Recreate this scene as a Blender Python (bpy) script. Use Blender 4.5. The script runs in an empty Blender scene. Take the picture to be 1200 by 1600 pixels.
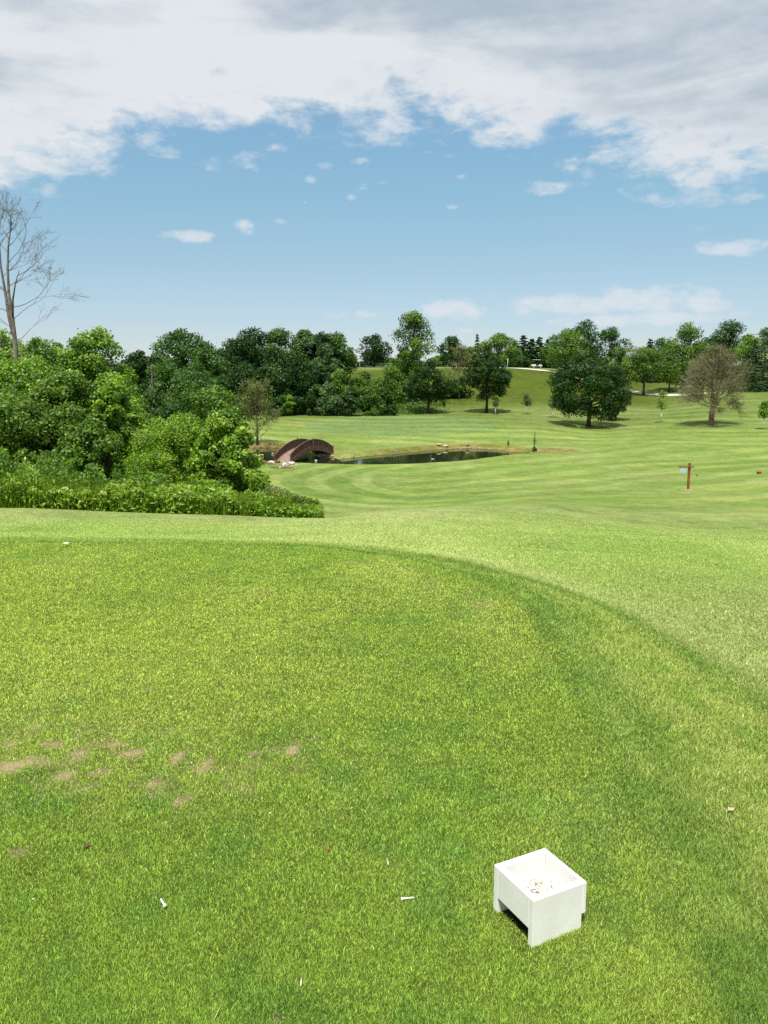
import bpy, math, random
import numpy as np
from mathutils import Vector, Matrix

S = bpy.context.scene
COL = S.collection
RAD = math.radians

# ------------------------------------------------------------------ camera geometry
EYE = 1.6
F = 1230.0
PITCH = RAD(9.23)
cp, sp = math.cos(PITCH), math.sin(PITCH)

def slope(row):
    b = (800.0 - row) / F
    return (sp - b * cp) / (cp + b * sp)          # drop per metre of ground distance

def zrow(row, Y):
    return EYE - Y * slope(row)

# ------------------------------------------------------------------ numeric helpers
def sstep(a, b, x):
    t = np.clip((x - a) / (b - a), 0, 1)
    return t * t * (3 - 2 * t)

def vnoise(x, y, seed=0):
    xi = np.floor(x).astype(np.int64); yi = np.floor(y).astype(np.int64)
    xf = x - xi; yf = y - yi
    def h(a, b):
        n = (a * 374761393 + b * 668265263 + seed * 1442695041) & 0xFFFFFFFF
        n = ((n ^ (n >> 13)) * 1274126177) & 0xFFFFFFFF
        n = (n ^ (n >> 16)) & 0xFFFFFF
        return n / float(0xFFFFFF)
    u = xf * xf * (3 - 2 * xf); v = yf * yf * (3 - 2 * yf)
    return (h(xi, yi) * (1 - u) + h(xi + 1, yi) * u) * (1 - v) + (h(xi, yi + 1) * (1 - u) + h(xi + 1, yi + 1) * u) * v

def fbm(x, y, seed=0, octv=4):
    s = 0; a = .5; t = 0
    for k in range(octv):
        s = s + a * vnoise(x * 2 ** k + 17.3 * k, y * 2 ** k - 9.1 * k, seed + k); t += a; a *= .5
    return s / t

def hermite(xk, yk, x):
    xk = np.asarray(xk, float); yk = np.asarray(yk, float)
    d = np.diff(yk) / np.diff(xk)
    m = np.empty_like(yk); m[0] = d[0]; m[-1] = d[-1]
    m[1:-1] = np.where(d[:-1] * d[1:] <= 0, 0, 2 * d[:-1] * d[1:] / (d[:-1] + d[1:] + 1e-12))
    i = np.clip(np.searchsorted(xk, x) - 1, 0, len(xk) - 2)
    h = xk[i + 1] - xk[i]; t = np.clip((x - xk[i]) / h, 0, 1)
    return ((2*t**3 - 3*t**2 + 1) * yk[i] + (t**3 - 2*t**2 + t) * h * m[i] + (-2*t**3 + 3*t**2) * yk[i+1] + (t**3 - t**2) * h * m[i+1])

# ------------------------------------------------------------------ terrain
UK = [-.9, -.5, -.33, -.16, -.07, 0, .12, .2, .27, .33, .42, .5, .9]
YK = [10, 14, 17, 20, 30, 40, 50, 60, 75, 90, 105, 125, 145, 170, 190, 230, 300, 500, 3000]
ZT = {
 -.9: [-.6, -.9,-1.1,-1.3,-2.0,-2.6,-3.1,-3.5,-3.7,-3.3,-2.8,-1.8,-.8, 0.8, 1.8, 2.8, 3.5, 4, 3],
 -.5: [-.5, -.66,-.98,-1.3,-2.0,-2.6,-3.1,-3.6,-3.9,-3.5,-3.0,-2.0,-1.0, 0.8, 2.0, 3.0, 3.5, 4, 3],
 -.33:[-.5, -.74,-1.14,-1.5,-2.3,-3.0,-3.6,-3.9,-4.0,-3.6,-3.1,-2.2,-1.0, 1.0, 2.4, 3.4, 3.8, 4, 3],
 -.16:[-.48,-.83,-1.25,-1.8,-2.9,-3.5,-3.9,-4.1,-4.0,-3.7,-3.2,-2.4,-.5, 3.0, 4.4, 4.8, 4.5, 4, 3],
 -.07:[-.45,-.81,-1.36,-2.05,-3.1,-3.7,-4.0,-4.1,-4.1,-3.8,-3.4,-2.6,-.4, 4.3, 5.4, 5.5, 5.0, 4, 3],
 0:   [-.42,-.70,-1.15,-1.8,-3.1,-3.7,-4.0,-4.15,-4.1,-3.8,-3.4,-2.7,-.4, 4.5, 5.6, 5.6, 5.2, 4, 3],
 .12: [-.40,-.68,-1.02,-1.5,-2.75,-3.5,-3.95,-4.15,-4.1,-3.8,-3.3,-2.2, .9, 4.9, 5.5, 5.5, 5.2, 4, 3],
 .2:  [-.42,-.75,-1.0,-1.42,-2.6,-3.4,-3.9,-4.12,-4.15,-3.95,-3.4,-2.1, .5, 4.5, 5.3, 5.4, 5.2, 4, 3],
 .27: [-.5, -.85,-1.15,-1.5,-2.6,-3.4,-3.85,-4.1,-4.2,-4.25,-3.78,-2.0,.1, 3.2, 4.4, 5.2, 6.0, 5, 3],
 .33: [-.55,-.92,-1.2,-1.6,-2.55,-3.25,-3.8,-4.05,-4.05,-3.85,-3.4,-2.2,-.4, 1.9, 3.6, 5.6, 6.8, 6, 3],
 .42: [-.62,-1.0,-1.25,-1.6,-2.5,-3.2,-3.7,-4.0,-3.95,-3.6,-2.7,-1.1, .3, 1.8, 3.4, 6.0, 7.6, 6, 3],
 .5:  [-.65,-1.0,-1.25,-1.62,-2.45,-3.1,-3.6,-3.9,-3.85,-3.4,-2.6,-.8, .5, 1.8, 3.4, 6.0, 7.6, 6, 3],
 .9:  [-.8, -1.1,-1.35,-1.7,-2.4,-3.0,-3.4,-3.6,-3.5,-3.0,-2.2,-.6, .7, 1.9, 3.4, 5.8, 7.4, 6, 3],
}
_LY = np.linspace(math.log(10), math.log(3000), 700)
_UU = np.linspace(-.9, .9, 361)
_t1 = np.array([hermite(np.log(YK), ZT[u], _LY) for u in UK])                 # (nu, nY)
_TAB = np.array([hermite(UK, _t1[:, j], _UU) for j in range(len(_LY))])       # (nY, nu)

def table_z(x, y):
    u = np.clip(x / np.maximum(y, 1e-3), -.9, .9); ly = np.log(np.clip(y, 10, 2999))
    fu = (u + .9) / 1.8 * 360; fy = (ly - _LY[0]) / (_LY[-1] - _LY[0]) * 699
    iu = np.clip(fu.astype(int), 0, 359); iy = np.clip(fy.astype(int), 0, 698)
    du = fu - iu; dy = fy - iy
    return ((_TAB[iy, iu] * (1-du) + _TAB[iy, iu+1] * du) * (1-dy) + (_TAB[iy+1, iu] * (1-du) + _TAB[iy+1, iu+1] * du) * dy)

def sd_tee(x, y):
    """signed distance to the tee: rounded box, positive outside"""
    wob = .10 * (fbm(x * .8, y * .8, 5, 2) - .5)
    cx, cy, hx, hy, r = -6.0, 1.55, 7.02, 6.25, 2.6
    # the far edge falls away a little to the right
    yy = y + .10 * np.maximum(x + 1.0, -6) * .5
    xx = x - .055 * (y - 4.0)
    qx = np.abs(xx - cx) - hx + r; qy = np.abs(yy - cy) - hy + r
    return np.hypot(np.maximum(qx, 0), np.maximum(qy, 0)) + np.minimum(np.maximum(qx, qy), 0) - r + wob

def pwpt(px, row, zz):
    Y = (EYE - zz) / slope(row); b = (800 - row) / F
    return ((px - 600) / F / (cp + b * sp) * Y, Y)

WATER = -4.45
POND = [pwpt(px, r, WATER) for px, r in [(395,722),(425,725),(458,727),(500,729.5),(545,730),(600,729.5),(650,728),(690,725.5),(725,722),(760,717.5),(795,713),(830,711),
        (872,709.5),(874,708),(835,708),(800,707),(780,703.5),(755,701.2),(720,701),(690,702.5),(660,705.5),(630,708.5),(600,711),(570,713.5),(545,716.5),(528,718),(514,713),(500,705),(480,702),(450,701),(420,700),(395,700)]]

def poly_sd(px, py, poly):
    d = np.full(px.shape, 1e9); inside = np.zeros(px.shape, bool)
    n = len(poly)
    for i in range(n):
        ax, ay = poly[i]; bx, by = poly[(i + 1) % n]
        ex, ey = bx - ax, by - ay
        t = np.clip(((px - ax) * ex + (py - ay) * ey) / (ex * ex + ey * ey), 0, 1)
        d = np.minimum(d, np.hypot(px - ax - t * ex, py - ay - t * ey))
        c = ((ay > py) != (by > py))
        with np.errstate(divide='ignore', invalid='ignore'):
            xi = (bx - ax) * (py - ay) / (by - ay if by != ay else 1e-9) + ax
        inside ^= c & (px < xi)
    return np.where(inside, -d, d)

def pond_sd(x, y):
    out = np.full(x.shape, 50.0)
    m = (x > -25) & (x < 30) & (y > 45) & (y < 90)
    if m.any():
        out[m] = poly_sd(x[m], y[m], POND) + .3 * (fbm(x[m] * .7, y[m] * .7, 9, 2) - .5)
    return out

def terrain(x, y):
    x = np.atleast_1d(np.asarray(x, float)); y = np.atleast_1d(np.asarray(y, float))
    sd = sd_tee(x, y)
    near = -.05 * sstep(0, .22, sd) - .17 * sstep(.25, 1.5, sd) - .065 * np.maximum(sd - .5, 0)
    near = np.maximum(near, -4) + .012 * (fbm(x * 1.2, y * 1.2, 3, 2) - .5)
    far = table_z(x, y) + .10 * (fbm(x * .12, y * .12, 4, 3) - .5) * sstep(14, 40, y)
    w = sstep(8.5, 14.5, y)
    z = near * (1 - w) + far * w
    ps = pond_sd(x, y)
    out = WATER + .03 + (z - WATER - .03) * sstep(0, 1.1, ps)
    z = np.where(ps > 0, np.where(ps < 1.1, out, z), WATER + .03 - .6 * sstep(0, 1.2, -ps))
    return z

def tz(x, y):
    return float(terrain(x, y)[0])

def place(px, Y):
    X = (px - 600) / F * Y
    for _ in range(4):
        z = tz(X, Y); s = (EYE - z) / Y
        a = math.atan(s) - PITCH; b = -math.tan(a)
        X = (px - 600) / F / (cp + b * sp) * Y
    X_ = (px - 600) / F * (Y * cp + (EYE - z) * sp)
    return X_, Y, tz(X_, Y)

def rowof(p):
    x, y, z = p
    return 800 + F * ((EYE - z) * cp - y * sp) / (y * cp + (EYE - z) * sp)

# ------------------------------------------------------------------ object helpers
def tag(o, label=None, cat=None, group=None, kind=None):
    if label: o['label'] = label
    if cat: o['category'] = cat
    if group: o['group'] = group
    if kind: o['kind'] = kind
    return o

def mesh_obj(name, verts, faces, mat, parent=None, smooth=False, attrs=None, loc=None):
    me = bpy.data.meshes.new(name)
    verts = np.asarray(verts, dtype=np.float32)
    if isinstance(faces, np.ndarray):
        nf, k = faces.shape
        me.vertices.add(len(verts)); me.vertices.foreach_set('co', verts.ravel())
        me.loops.add(nf * k); me.loops.foreach_set('vertex_index', faces.ravel().astype(np.int32))
        me.polygons.add(nf); me.polygons.foreach_set('loop_start', np.arange(0, nf * k, k, dtype=np.int32))
        me.update(calc_edges=True)
    else:
        me.from_pydata([tuple(map(float, v)) for v in verts], [], faces)
    if smooth:
        me.polygons.foreach_set('use_smooth', np.ones(len(me.polygons), bool))
    for k, v in (attrs or {}).items():
        v = np.asarray(v, np.float32)
        if v.ndim == 2:
            a = me.attributes.new(k, 'FLOAT_COLOR', 'POINT'); a.data.foreach_set('color', v.ravel())
        else:
            a = me.attributes.new(k, 'FLOAT', 'POINT'); a.data.foreach_set('value', v)
    me.materials.append(mat)
    o = bpy.data.objects.new(name, me); COL.objects.link(o)
    if parent: o.parent = parent
    if loc is not None: o.location = loc
    return o

def empty(name, loc, rz=0, **kw):
    o = bpy.data.objects.new(name, None); COL.objects.link(o)
    o.location = loc; o.rotation_euler = (0, 0, rz); o.empty_display_size = .3
    return tag(o, **kw)

class MB:
    def __init__(s): s.v = []; s.f = []
    def add(s, v, f):
        n = len(s.v); s.v += [tuple(p) for p in v]; s.f += [tuple(i + n for i in q) for q in f]
    def box(s, c, d, rz=0, mat=None):
        x, y, z = d[0]/2, d[1]/2, d[2]/2
        pts = [(-x,-y,-z),(x,-y,-z),(x,y,-z),(-x,y,-z),(-x,-y,z),(x,-y,z),(x,y,z),(-x,y,z)]
        R = Matrix.Rotation(rz, 3, 'Z') if mat is None else mat
        s.add([tuple(R @ Vector(p) + Vector(c)) for p in pts], [(0,3,2,1),(4,5,6,7),(0,1,5,4),(1,2,6,5),(2,3,7,6),(3,0,4,7)])
    def tube(s, pts, rad, n=8, cap=True):
        pts = [Vector(p) for p in pts]
        if not hasattr(rad, '__len__'): rad = [rad] * len(pts)
        rings = []; ref = Vector((.31, .17, .93))
        for i, p in enumerate(pts):
            d = (pts[min(i+1, len(pts)-1)] - pts[max(i-1, 0)]).normalized()
            r_ = ref if abs(d.dot(ref)) < .9 else Vector((1, 0, 0))
            a = d.cross(r_).normalized(); b = d.cross(a)
            rings.append([tuple(p + (a * math.cos(t) + b * math.sin(t)) * rad[i]) for t in [2*math.pi*k/n for k in range(n)]])
        v = [q for r in rings for q in r]; f = []
        for i in range(len(pts) - 1):
            for k in range(n):
                f.append((i*n+k, i*n+(k+1) % n, (i+1)*n+(k+1) % n, (i+1)*n+k))
        if cap:
            f.append(tuple(range(n))[::-1]); f.append(tuple((len(pts)-1)*n + k for k in range(n)))
        s.add(v, f)
    def build(s, name, mat, parent=None, smooth=False, bevel=0, seg=2):
        o = mesh_obj(name, s.v, s.f, mat, parent, smooth)
        if bevel:
            m = o.modifiers.new('b', 'BEVEL'); m.width = bevel; m.segments = seg; m.limit_method = 'ANGLE'
        return o

# ------------------------------------------------------------------ materials
class NT:
    def __init__(s, tree): s.t = tree; s.n = tree.nodes; s.l = tree.links
    def node(s, typ, **kw):
        n = s.n.new(typ)
        for k, v in kw.items():
            if k.startswith('i_'):
                key = k[2:]; key = int(key) if key.isdigit() else key.replace('_', ' ')
                s.set(n.inputs[key], v)
            else: setattr(n, k, v)
        return n
    def set(s, inp, v):
        if isinstance(v, bpy.types.NodeSocket): s.l.new(v, inp)
        else: inp.default_value = v
    def math(s, op, a, b=0.0, c=None, clamp=False):
        n = s.n.new('ShaderNodeMath'); n.operation = op; n.use_clamp = clamp
        s.set(n.inputs[0], a); s.set(n.inputs[1], b)
        if c is not None: s.set(n.inputs[2], c)
        return n.outputs[0]
    def step(s, x, a, b, lo=0.0, hi=1.0):
        n = s.n.new('ShaderNodeMapRange'); n.interpolation_type = 'SMOOTHSTEP'
        s.set(n.inputs[0], x); s.set(n.inputs[1], a); s.set(n.inputs[2], b); s.set(n.inputs[3], lo); s.set(n.inputs[4], hi)
        return n.outputs[0]
    def mix(s, fac, a, b, mode='MIX'):
        n = s.n.new('ShaderNodeMix'); n.data_type = 'RGBA'; n.blend_type = mode
        s.set(n.inputs[0], fac); s.set(n.inputs[6], a if isinstance(a, bpy.types.NodeSocket) else (*a, 1)); s.set(n.inputs[7], b if isinstance(b, bpy.types.NodeSocket) else (*b, 1))
        return n.outputs[2]
    def noise(s, vec, scale, detail=3, rough=.55, dist=0.0, dim='3D'):
        n = s.n.new('ShaderNodeTexNoise'); n.noise_dimensions = dim
        if vec is not None: s.l.new(vec, n.inputs['Vector'])
        n.inputs['Scale'].default_value = scale; n.inputs['Detail'].default_value = detail
        n.inputs['Roughness'].default_value = rough; n.inputs['Distortion'].default_value = dist
        return n.outputs['Fac']

def new_mat(name):
    m = bpy.data.materials.new(name); m.use_nodes = True
    t = NT(m.node_tree); t.n.clear()
    out = t.node('ShaderNodeOutputMaterial')
    return m, t, out

def simple(name, col, rough=.7, var=.25, scale=8.0, col2=None, bump=.0, bscale=40, spec=.3, metal=0):
    m, t, out = new_mat(name)
    tc = t.node('ShaderNodeTexCoord').outputs['Object']
    n1 = t.noise(tc, scale, 5, .6)
    c2 = col2 or tuple(c * (1 - var) for c in col)
    c = t.mix(t.step(n1, .35, .68), c2, col)
    b = t.node('ShaderNodeBsdfPrincipled', i_Base_Color=c, i_Roughness=rough, i_Metallic=metal)
    b.inputs['Specular IOR Level'].default_value = spec
    if bump:
        bn = t.node('ShaderNodeBump', i_Strength=bump, i_Height=t.noise(tc, bscale, 4, .6)); bn.inputs['Distance'].default_value = .02
        t.l.new(bn.outputs[0], b.inputs['Normal'])
    t.l.new(b.outputs[0], out.inputs[0])
    return m

def leaf_mat(name, dark, light, trans=.32, gloss=.08, rough=.45, yellow=None):
    m, t, out = new_mat(name)
    at = t.node('ShaderNodeAttribute', attribute_name='tint').outputs['Fac']
    c = t.mix(t.step(at, .15, .9), dark, light)
    if yellow: c = t.mix(t.step(at, .86, 1.0), c, yellow)
    d = t.node('ShaderNodeBsdfDiffuse', i_Color=c)
    tcol = t.mix(1.0, c, (1.25, 1.35, .45), 'MULTIPLY')
    tr = t.node('ShaderNodeBsdfTranslucent', i_Color=tcol)
    mx = t.node('ShaderNodeMixShader', i_0=trans); t.l.new(d.outputs[0], mx.inputs[1]); t.l.new(tr.outputs[0], mx.inputs[2])
    g = t.node('ShaderNodeBsdfGlossy', i_Roughness=rough, i_Color=(.9, .95, .85, 1))
    lw = t.node('ShaderNodeLayerWeight', i_Blend=.25)
    mx2 = t.node('ShaderNodeMixShader', i_0=t.math('MULTIPLY', lw.outputs['Fresnel'], gloss * 1.6, clamp=True))
    t.l.new(mx.outputs[0], mx2.inputs[1]); t.l.new(g.outputs[0], mx2.inputs[2])
    t.l.new(mx2.outputs[0], out.inputs[0])
    return m

M = {}
M['maple']  = leaf_mat('leaf_maple', (.010, .040, .006), (.052, .130, .016))
M['dark']   = leaf_mat('leaf_dark', (.008, .030, .006), (.030, .082, .012), gloss=.05)
M['green']  = leaf_mat('leaf_green', (.016, .055, .007), (.078, .175, .018))
M['deep']   = leaf_mat('leaf_deep', (.007, .028, .005), (.036, .092, .010), gloss=.06)
M['mid']    = leaf_mat('leaf_mid', (.030, .080, .008), (.140, .250, .024))
M['bright'] = leaf_mat('leaf_bright', (.050, .125, .008), (.230, .385, .030), yellow=(.42, .52, .11))
M['lime']   = leaf_mat('leaf_lime', (.075, .165, .008), (.240, .390, .025), yellow=(.34, .45, .06))
M['silver'] = leaf_mat('leaf_silver', (.035, .085, .025), (.120, .210, .065))
M['olive']  = leaf_mat('leaf_olive', (.075, .105, .025), (.210, .240, .075))
M['rust']   = leaf_mat('leaf_rust', (.090, .070, .035), (.190, .130, .070))
M['spruce'] = leaf_mat('leaf_spruce', (.008, .034, .012), (.032, .075, .026), trans=.1, gloss=.03)
M['fir']    = leaf_mat('leaf_fir', (.012, .042, .010), (.050, .110, .022), trans=.12, gloss=.03)
M['weed']   = leaf_mat('leaf_weed', (.070, .160, .012), (.240, .380, .040), yellow=(.36, .46, .10))
M['rough']  = leaf_mat('leaf_rough', (.036, .090, .010), (.105, .190, .024))
M['bark']   = simple('bark', (.085, .065, .048), .9, .5, 6, bump=.6, bscale=14)
M['bark_brown'] = simple('bark_brown', (.17, .115, .065), .9, .45, 5, bump=.6, bscale=14)
M['bark_grey'] = simple('bark_grey', (.21, .185, .155), .9, .5, 7, bump=.5, bscale=14)
M['twig']   = simple('twig', (.17, .145, .115), .9, .4, 3)
M['twig_brown'] = simple('twig_brown', (.25, .225, .145), .9, .4, 3)
M['guard']  = simple('tree_guard', (.75, .74, .70), .6, .1)
M['white']  = simple('white_paint', (.79, .785, .77), .42, .07, 9, col2=(.76, .75, .73), bump=.03, bscale=60, spec=.4)
M['grime']  = simple('stained_white_paint', (.76, .73, .67), .7, .3, 30, col2=(.60, .52, .41), bump=.1)
M['nail'] = simple('nail', (.55, .52, .47), .5, .3)
M['tee_white'] = simple('tee_white', (.85, .84, .80), .35, .1)
M['tee_wood'] = simple('tee_wood', (.60, .42, .22), .6, .3, 60)
M['tee_tan'] = simple('tee_tan', (.70, .60, .44), .6, .3, 60)
M['tee_blue'] = simple('tee_blue', (.30, .50, .62), .4, .1)
M['redwood'] = simple('redwood_post', (.27, .075, .035), .6, .35, 12, bump=.2)
M['bridge'] = simple('bridge_wood', (.165, .088, .062), .75, .45, 3.0, col2=(.095, .054, .034), bump=.2)
M['bridge_floor'] = simple('bridge_floor', (.28, .19, .155), .8, .3, 4.0)
M['red']    = simple('red_paint', (.45, .045, .02), .45, .2, 20)
M['sign']   = simple('sign_plate', (.40, .52, .66), .35, .15, 10)
M['mulch']  = simple('mulch', (.16, .09, .055), .95, .5, 20, bump=.8)
M['mulch_tan'] = simple('mulch_tan', (.42, .30, .18), .95, .5, 20, bump=.8)
M['rock_white'] = simple('rock_white', (.62, .57, .50), .85, .35, 3, bump=.6, bscale=6)
M['rock_pink'] = simple('rock_pink', (.33, .24, .19), .85, .35, 3, bump=.6, bscale=6)
M['rock_red'] = simple('rock_red', (.22, .075, .05), .85, .35, 3, bump=.6, bscale=6)
M['rock_tan'] = simple('rock_tan', (.48, .38, .24), .85, .35, 3, bump=.6, bscale=6)
M['concrete'] = simple('path_concrete', (.62, .59, .52), .9, .12, 1.5, bump=.2)
M['cart_white'] = simple('cart_body', (.80, .80, .78), .3, .05)
M['cart_black'] = simple('cart_dark', (.02, .02, .022), .6, .2)
M['roof_thatch'] = simple('roof_thatch', (.42, .40, .30), .9, .25, 6, bump=.4)
M['roof_grey'] = simple('roof_shingle', (.17, .17, .17), .9, .2, 6)
M['wall_pale'] = simple('wall_siding', (.62, .60, .55), .8, .1, 3)
M['glass'] = simple('window_glass', (.03, .04, .05), .1, .1, 1, spec=.8)
M['leaf_red'] = simple('fallen_red', (.38, .07, .035), .6, .3, 60)
M['leaf_tan'] = simple('fallen_tan', (.52, .40, .25), .7, .3, 60)
M['straw'] = simple('straw', (.50, .46, .24), .7, .3, 60)
M['leaf_pale'] = simple('fallen_pale', (.50, .62, .36), .6, .2, 60)

# ------------------------------------------------------------------ lawn colouring (turf colour differences, edge shade painted in)
DIV = [(15,1200,34,14),(52,1192,30,12),(85,1165,26,8),(125,1180,26,10),(100,1212,20,8),(155,1207,26,9),(210,1176,24,9),(182,1165,12,5),
       (278,1187,14,16),(326,1194,12,16),(246,1222,17,9),(283,1252,15,15),(400,1178,12,8),(459,1173,12,10),(30,1332,22,10),(432,1592,14,10),
       (540,1280,12,7),(20,1165,26,6),(60,1135,26,6),(232,1077,9,5),(112,1085,14,4),(232,1108,10,4),(380,930,60,10),(705,915,45,10),(640,895,40,6),(760,945,30,8)]
DIVW = []
for px, r, a, b in DIV:
    X, Y = pwpt(px, r, 0.0)
    X2, _ = pwpt(px + a, r, 0.0); _, Y2 = pwpt(px, r - b, 0.0)
    DIVW.append((X, Y, abs(X2 - X), abs(Y2 - Y)))

TANW = DIVW[22:]
DIVW = DIVW[:22]
def dry_mask(x, y):
    d = np.zeros(x.shape)
    for i, (cx, cy, ax, ay) in enumerate(DIVW):
        amp = 1.0 if i < 16 else .7
        q = ((x - cx) / ax) ** 2 + ((y - cy) / ay) ** 2
        d = np.maximum(d, amp * np.exp(-q * .8))
    n = .5 * fbm(x * 9, y * 9, 21, 3) + .5 * fbm(x * 34, y * 22, 23, 3)
    # thin worn zone around the divots
    zone = np.exp(-(((x + 1.15) / .9) ** 2 + ((y - 3.15) / .38) ** 2))
    return np.clip(.85 * sstep(.34, .80, d * (.1 + 1.55 * n)) + .45 * zone * sstep(.47, .70, n), 0, 1)

def turf_color(x, y, sd):
    """mean turf colour at a point, painted edge shade included"""
    A = np.array([.195, .290, .044]); B = np.array([.262, .335, .068]); C = np.array([.142, .250, .040])
    n1 = fbm(x * 1.1, y * .9, 31, 4)[:, None]; n2 = fbm(x * 5.5 + 3, y * 4.6, 37, 4)[:, None]
    tee = A + (B - A) * sstep(.40, .78, n1) + (C - A) * sstep(.47, .74, n2) * .85
    tee = tee + (np.array([.262, .340, .058]) - tee) * (sstep(2.6, 4.6, y) * (1 - .75 * sstep(-.9, .6, x + .12 * (y - 4))) * (1 - .5 * sstep(6, 7.5, y)) * (.35 + .5 * sstep(.3, .7, fbm(x * .6, y * .8, 53, 3))))[:, None]
    yel = sum(np.exp(-(((x - a_) / c_) ** 2 + ((y - b_) / d_) ** 2)) for a_, b_, c_, d_ in TANW)[:, None]
    tee = tee + (np.array([.33, .35, .11]) - tee) * np.clip(yel, 0, 1) * sstep(.30, .65, n2) * .7
    L1 = np.array([.315, .385, .122]); L2 = np.array([.375, .420, .170]); L3 = np.array([.255, .340, .092])
    m1 = fbm(x * .35, y * .22, 41, 4)[:, None]; m2 = fbm(x * .8, y * 1.6, 43, 3)[:, None]
    lawn = L1 + (L2 - L1) * sstep(.40, .7, m1) + (L3 - L1) * sstep(.5, .75, m2) * .7
    sd = sd[:, None]
    collar = np.array([.138, .248, .038])
    right = sstep(-.8, .9, x)[:, None]
    w = np.clip(.32 + .30 * (7.0 - y), .32, 2.2)[:, None]; w = .24 + (w - .24) * right
    bankc = np.array([.205, .305, .058]) + (np.array([.255, .335, .080]) - np.array([.205, .305, .058])) * sstep(.35, .65, n2)
    tee = tee * np.array([.985, .96, 1.0]); bankc = bankc * np.array([.98, .92, 1.0]); collar = collar * np.array([.93, .84, 1.0]); lawn = lawn * np.array([.97, 1.015, .94])
    c = tee + (bankc - tee) * sstep(.0, .15, sd)
    c = c + (lawn - c) * sstep(.80 * w, 1.55 * w + .04, sd)
    nz = .42 + .60 * sstep(.34, .62, fbm(x * 2.2, y * 2.2, 47, 3))[:, None]
    inner = sstep(-.10, .02, sd) * (1 - sstep(.05 + .06 * right, .14 + .34 * right, sd))
    c = c + (collar - c) * np.clip(inner * nz, 0, 1)  # deeper green collar, with the shade of its taller grass painted in
    seam = np.exp(-((sd - w) / (.10 * w + .035)) ** 2) * right * nz
    c = c + (np.array([.140, .245, .042]) - c) * np.clip(seam, 0, 1) * .85  # shade line along the slope break, painted as darker turf
    return c

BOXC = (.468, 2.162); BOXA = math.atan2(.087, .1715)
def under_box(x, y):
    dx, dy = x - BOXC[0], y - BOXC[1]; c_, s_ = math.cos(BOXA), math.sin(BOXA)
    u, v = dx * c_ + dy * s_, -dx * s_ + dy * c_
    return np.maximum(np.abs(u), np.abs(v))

def spacing(lo, hi, f):
    out = [0.0]
    while out[-1] < hi: out.append(out[-1] + f(out[-1]))
    neg = [0.0]
    while neg[-1] > lo: neg.append(neg[-1] - f(-neg[-1]))
    return np.array(neg[:0:-1] + out)

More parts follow.
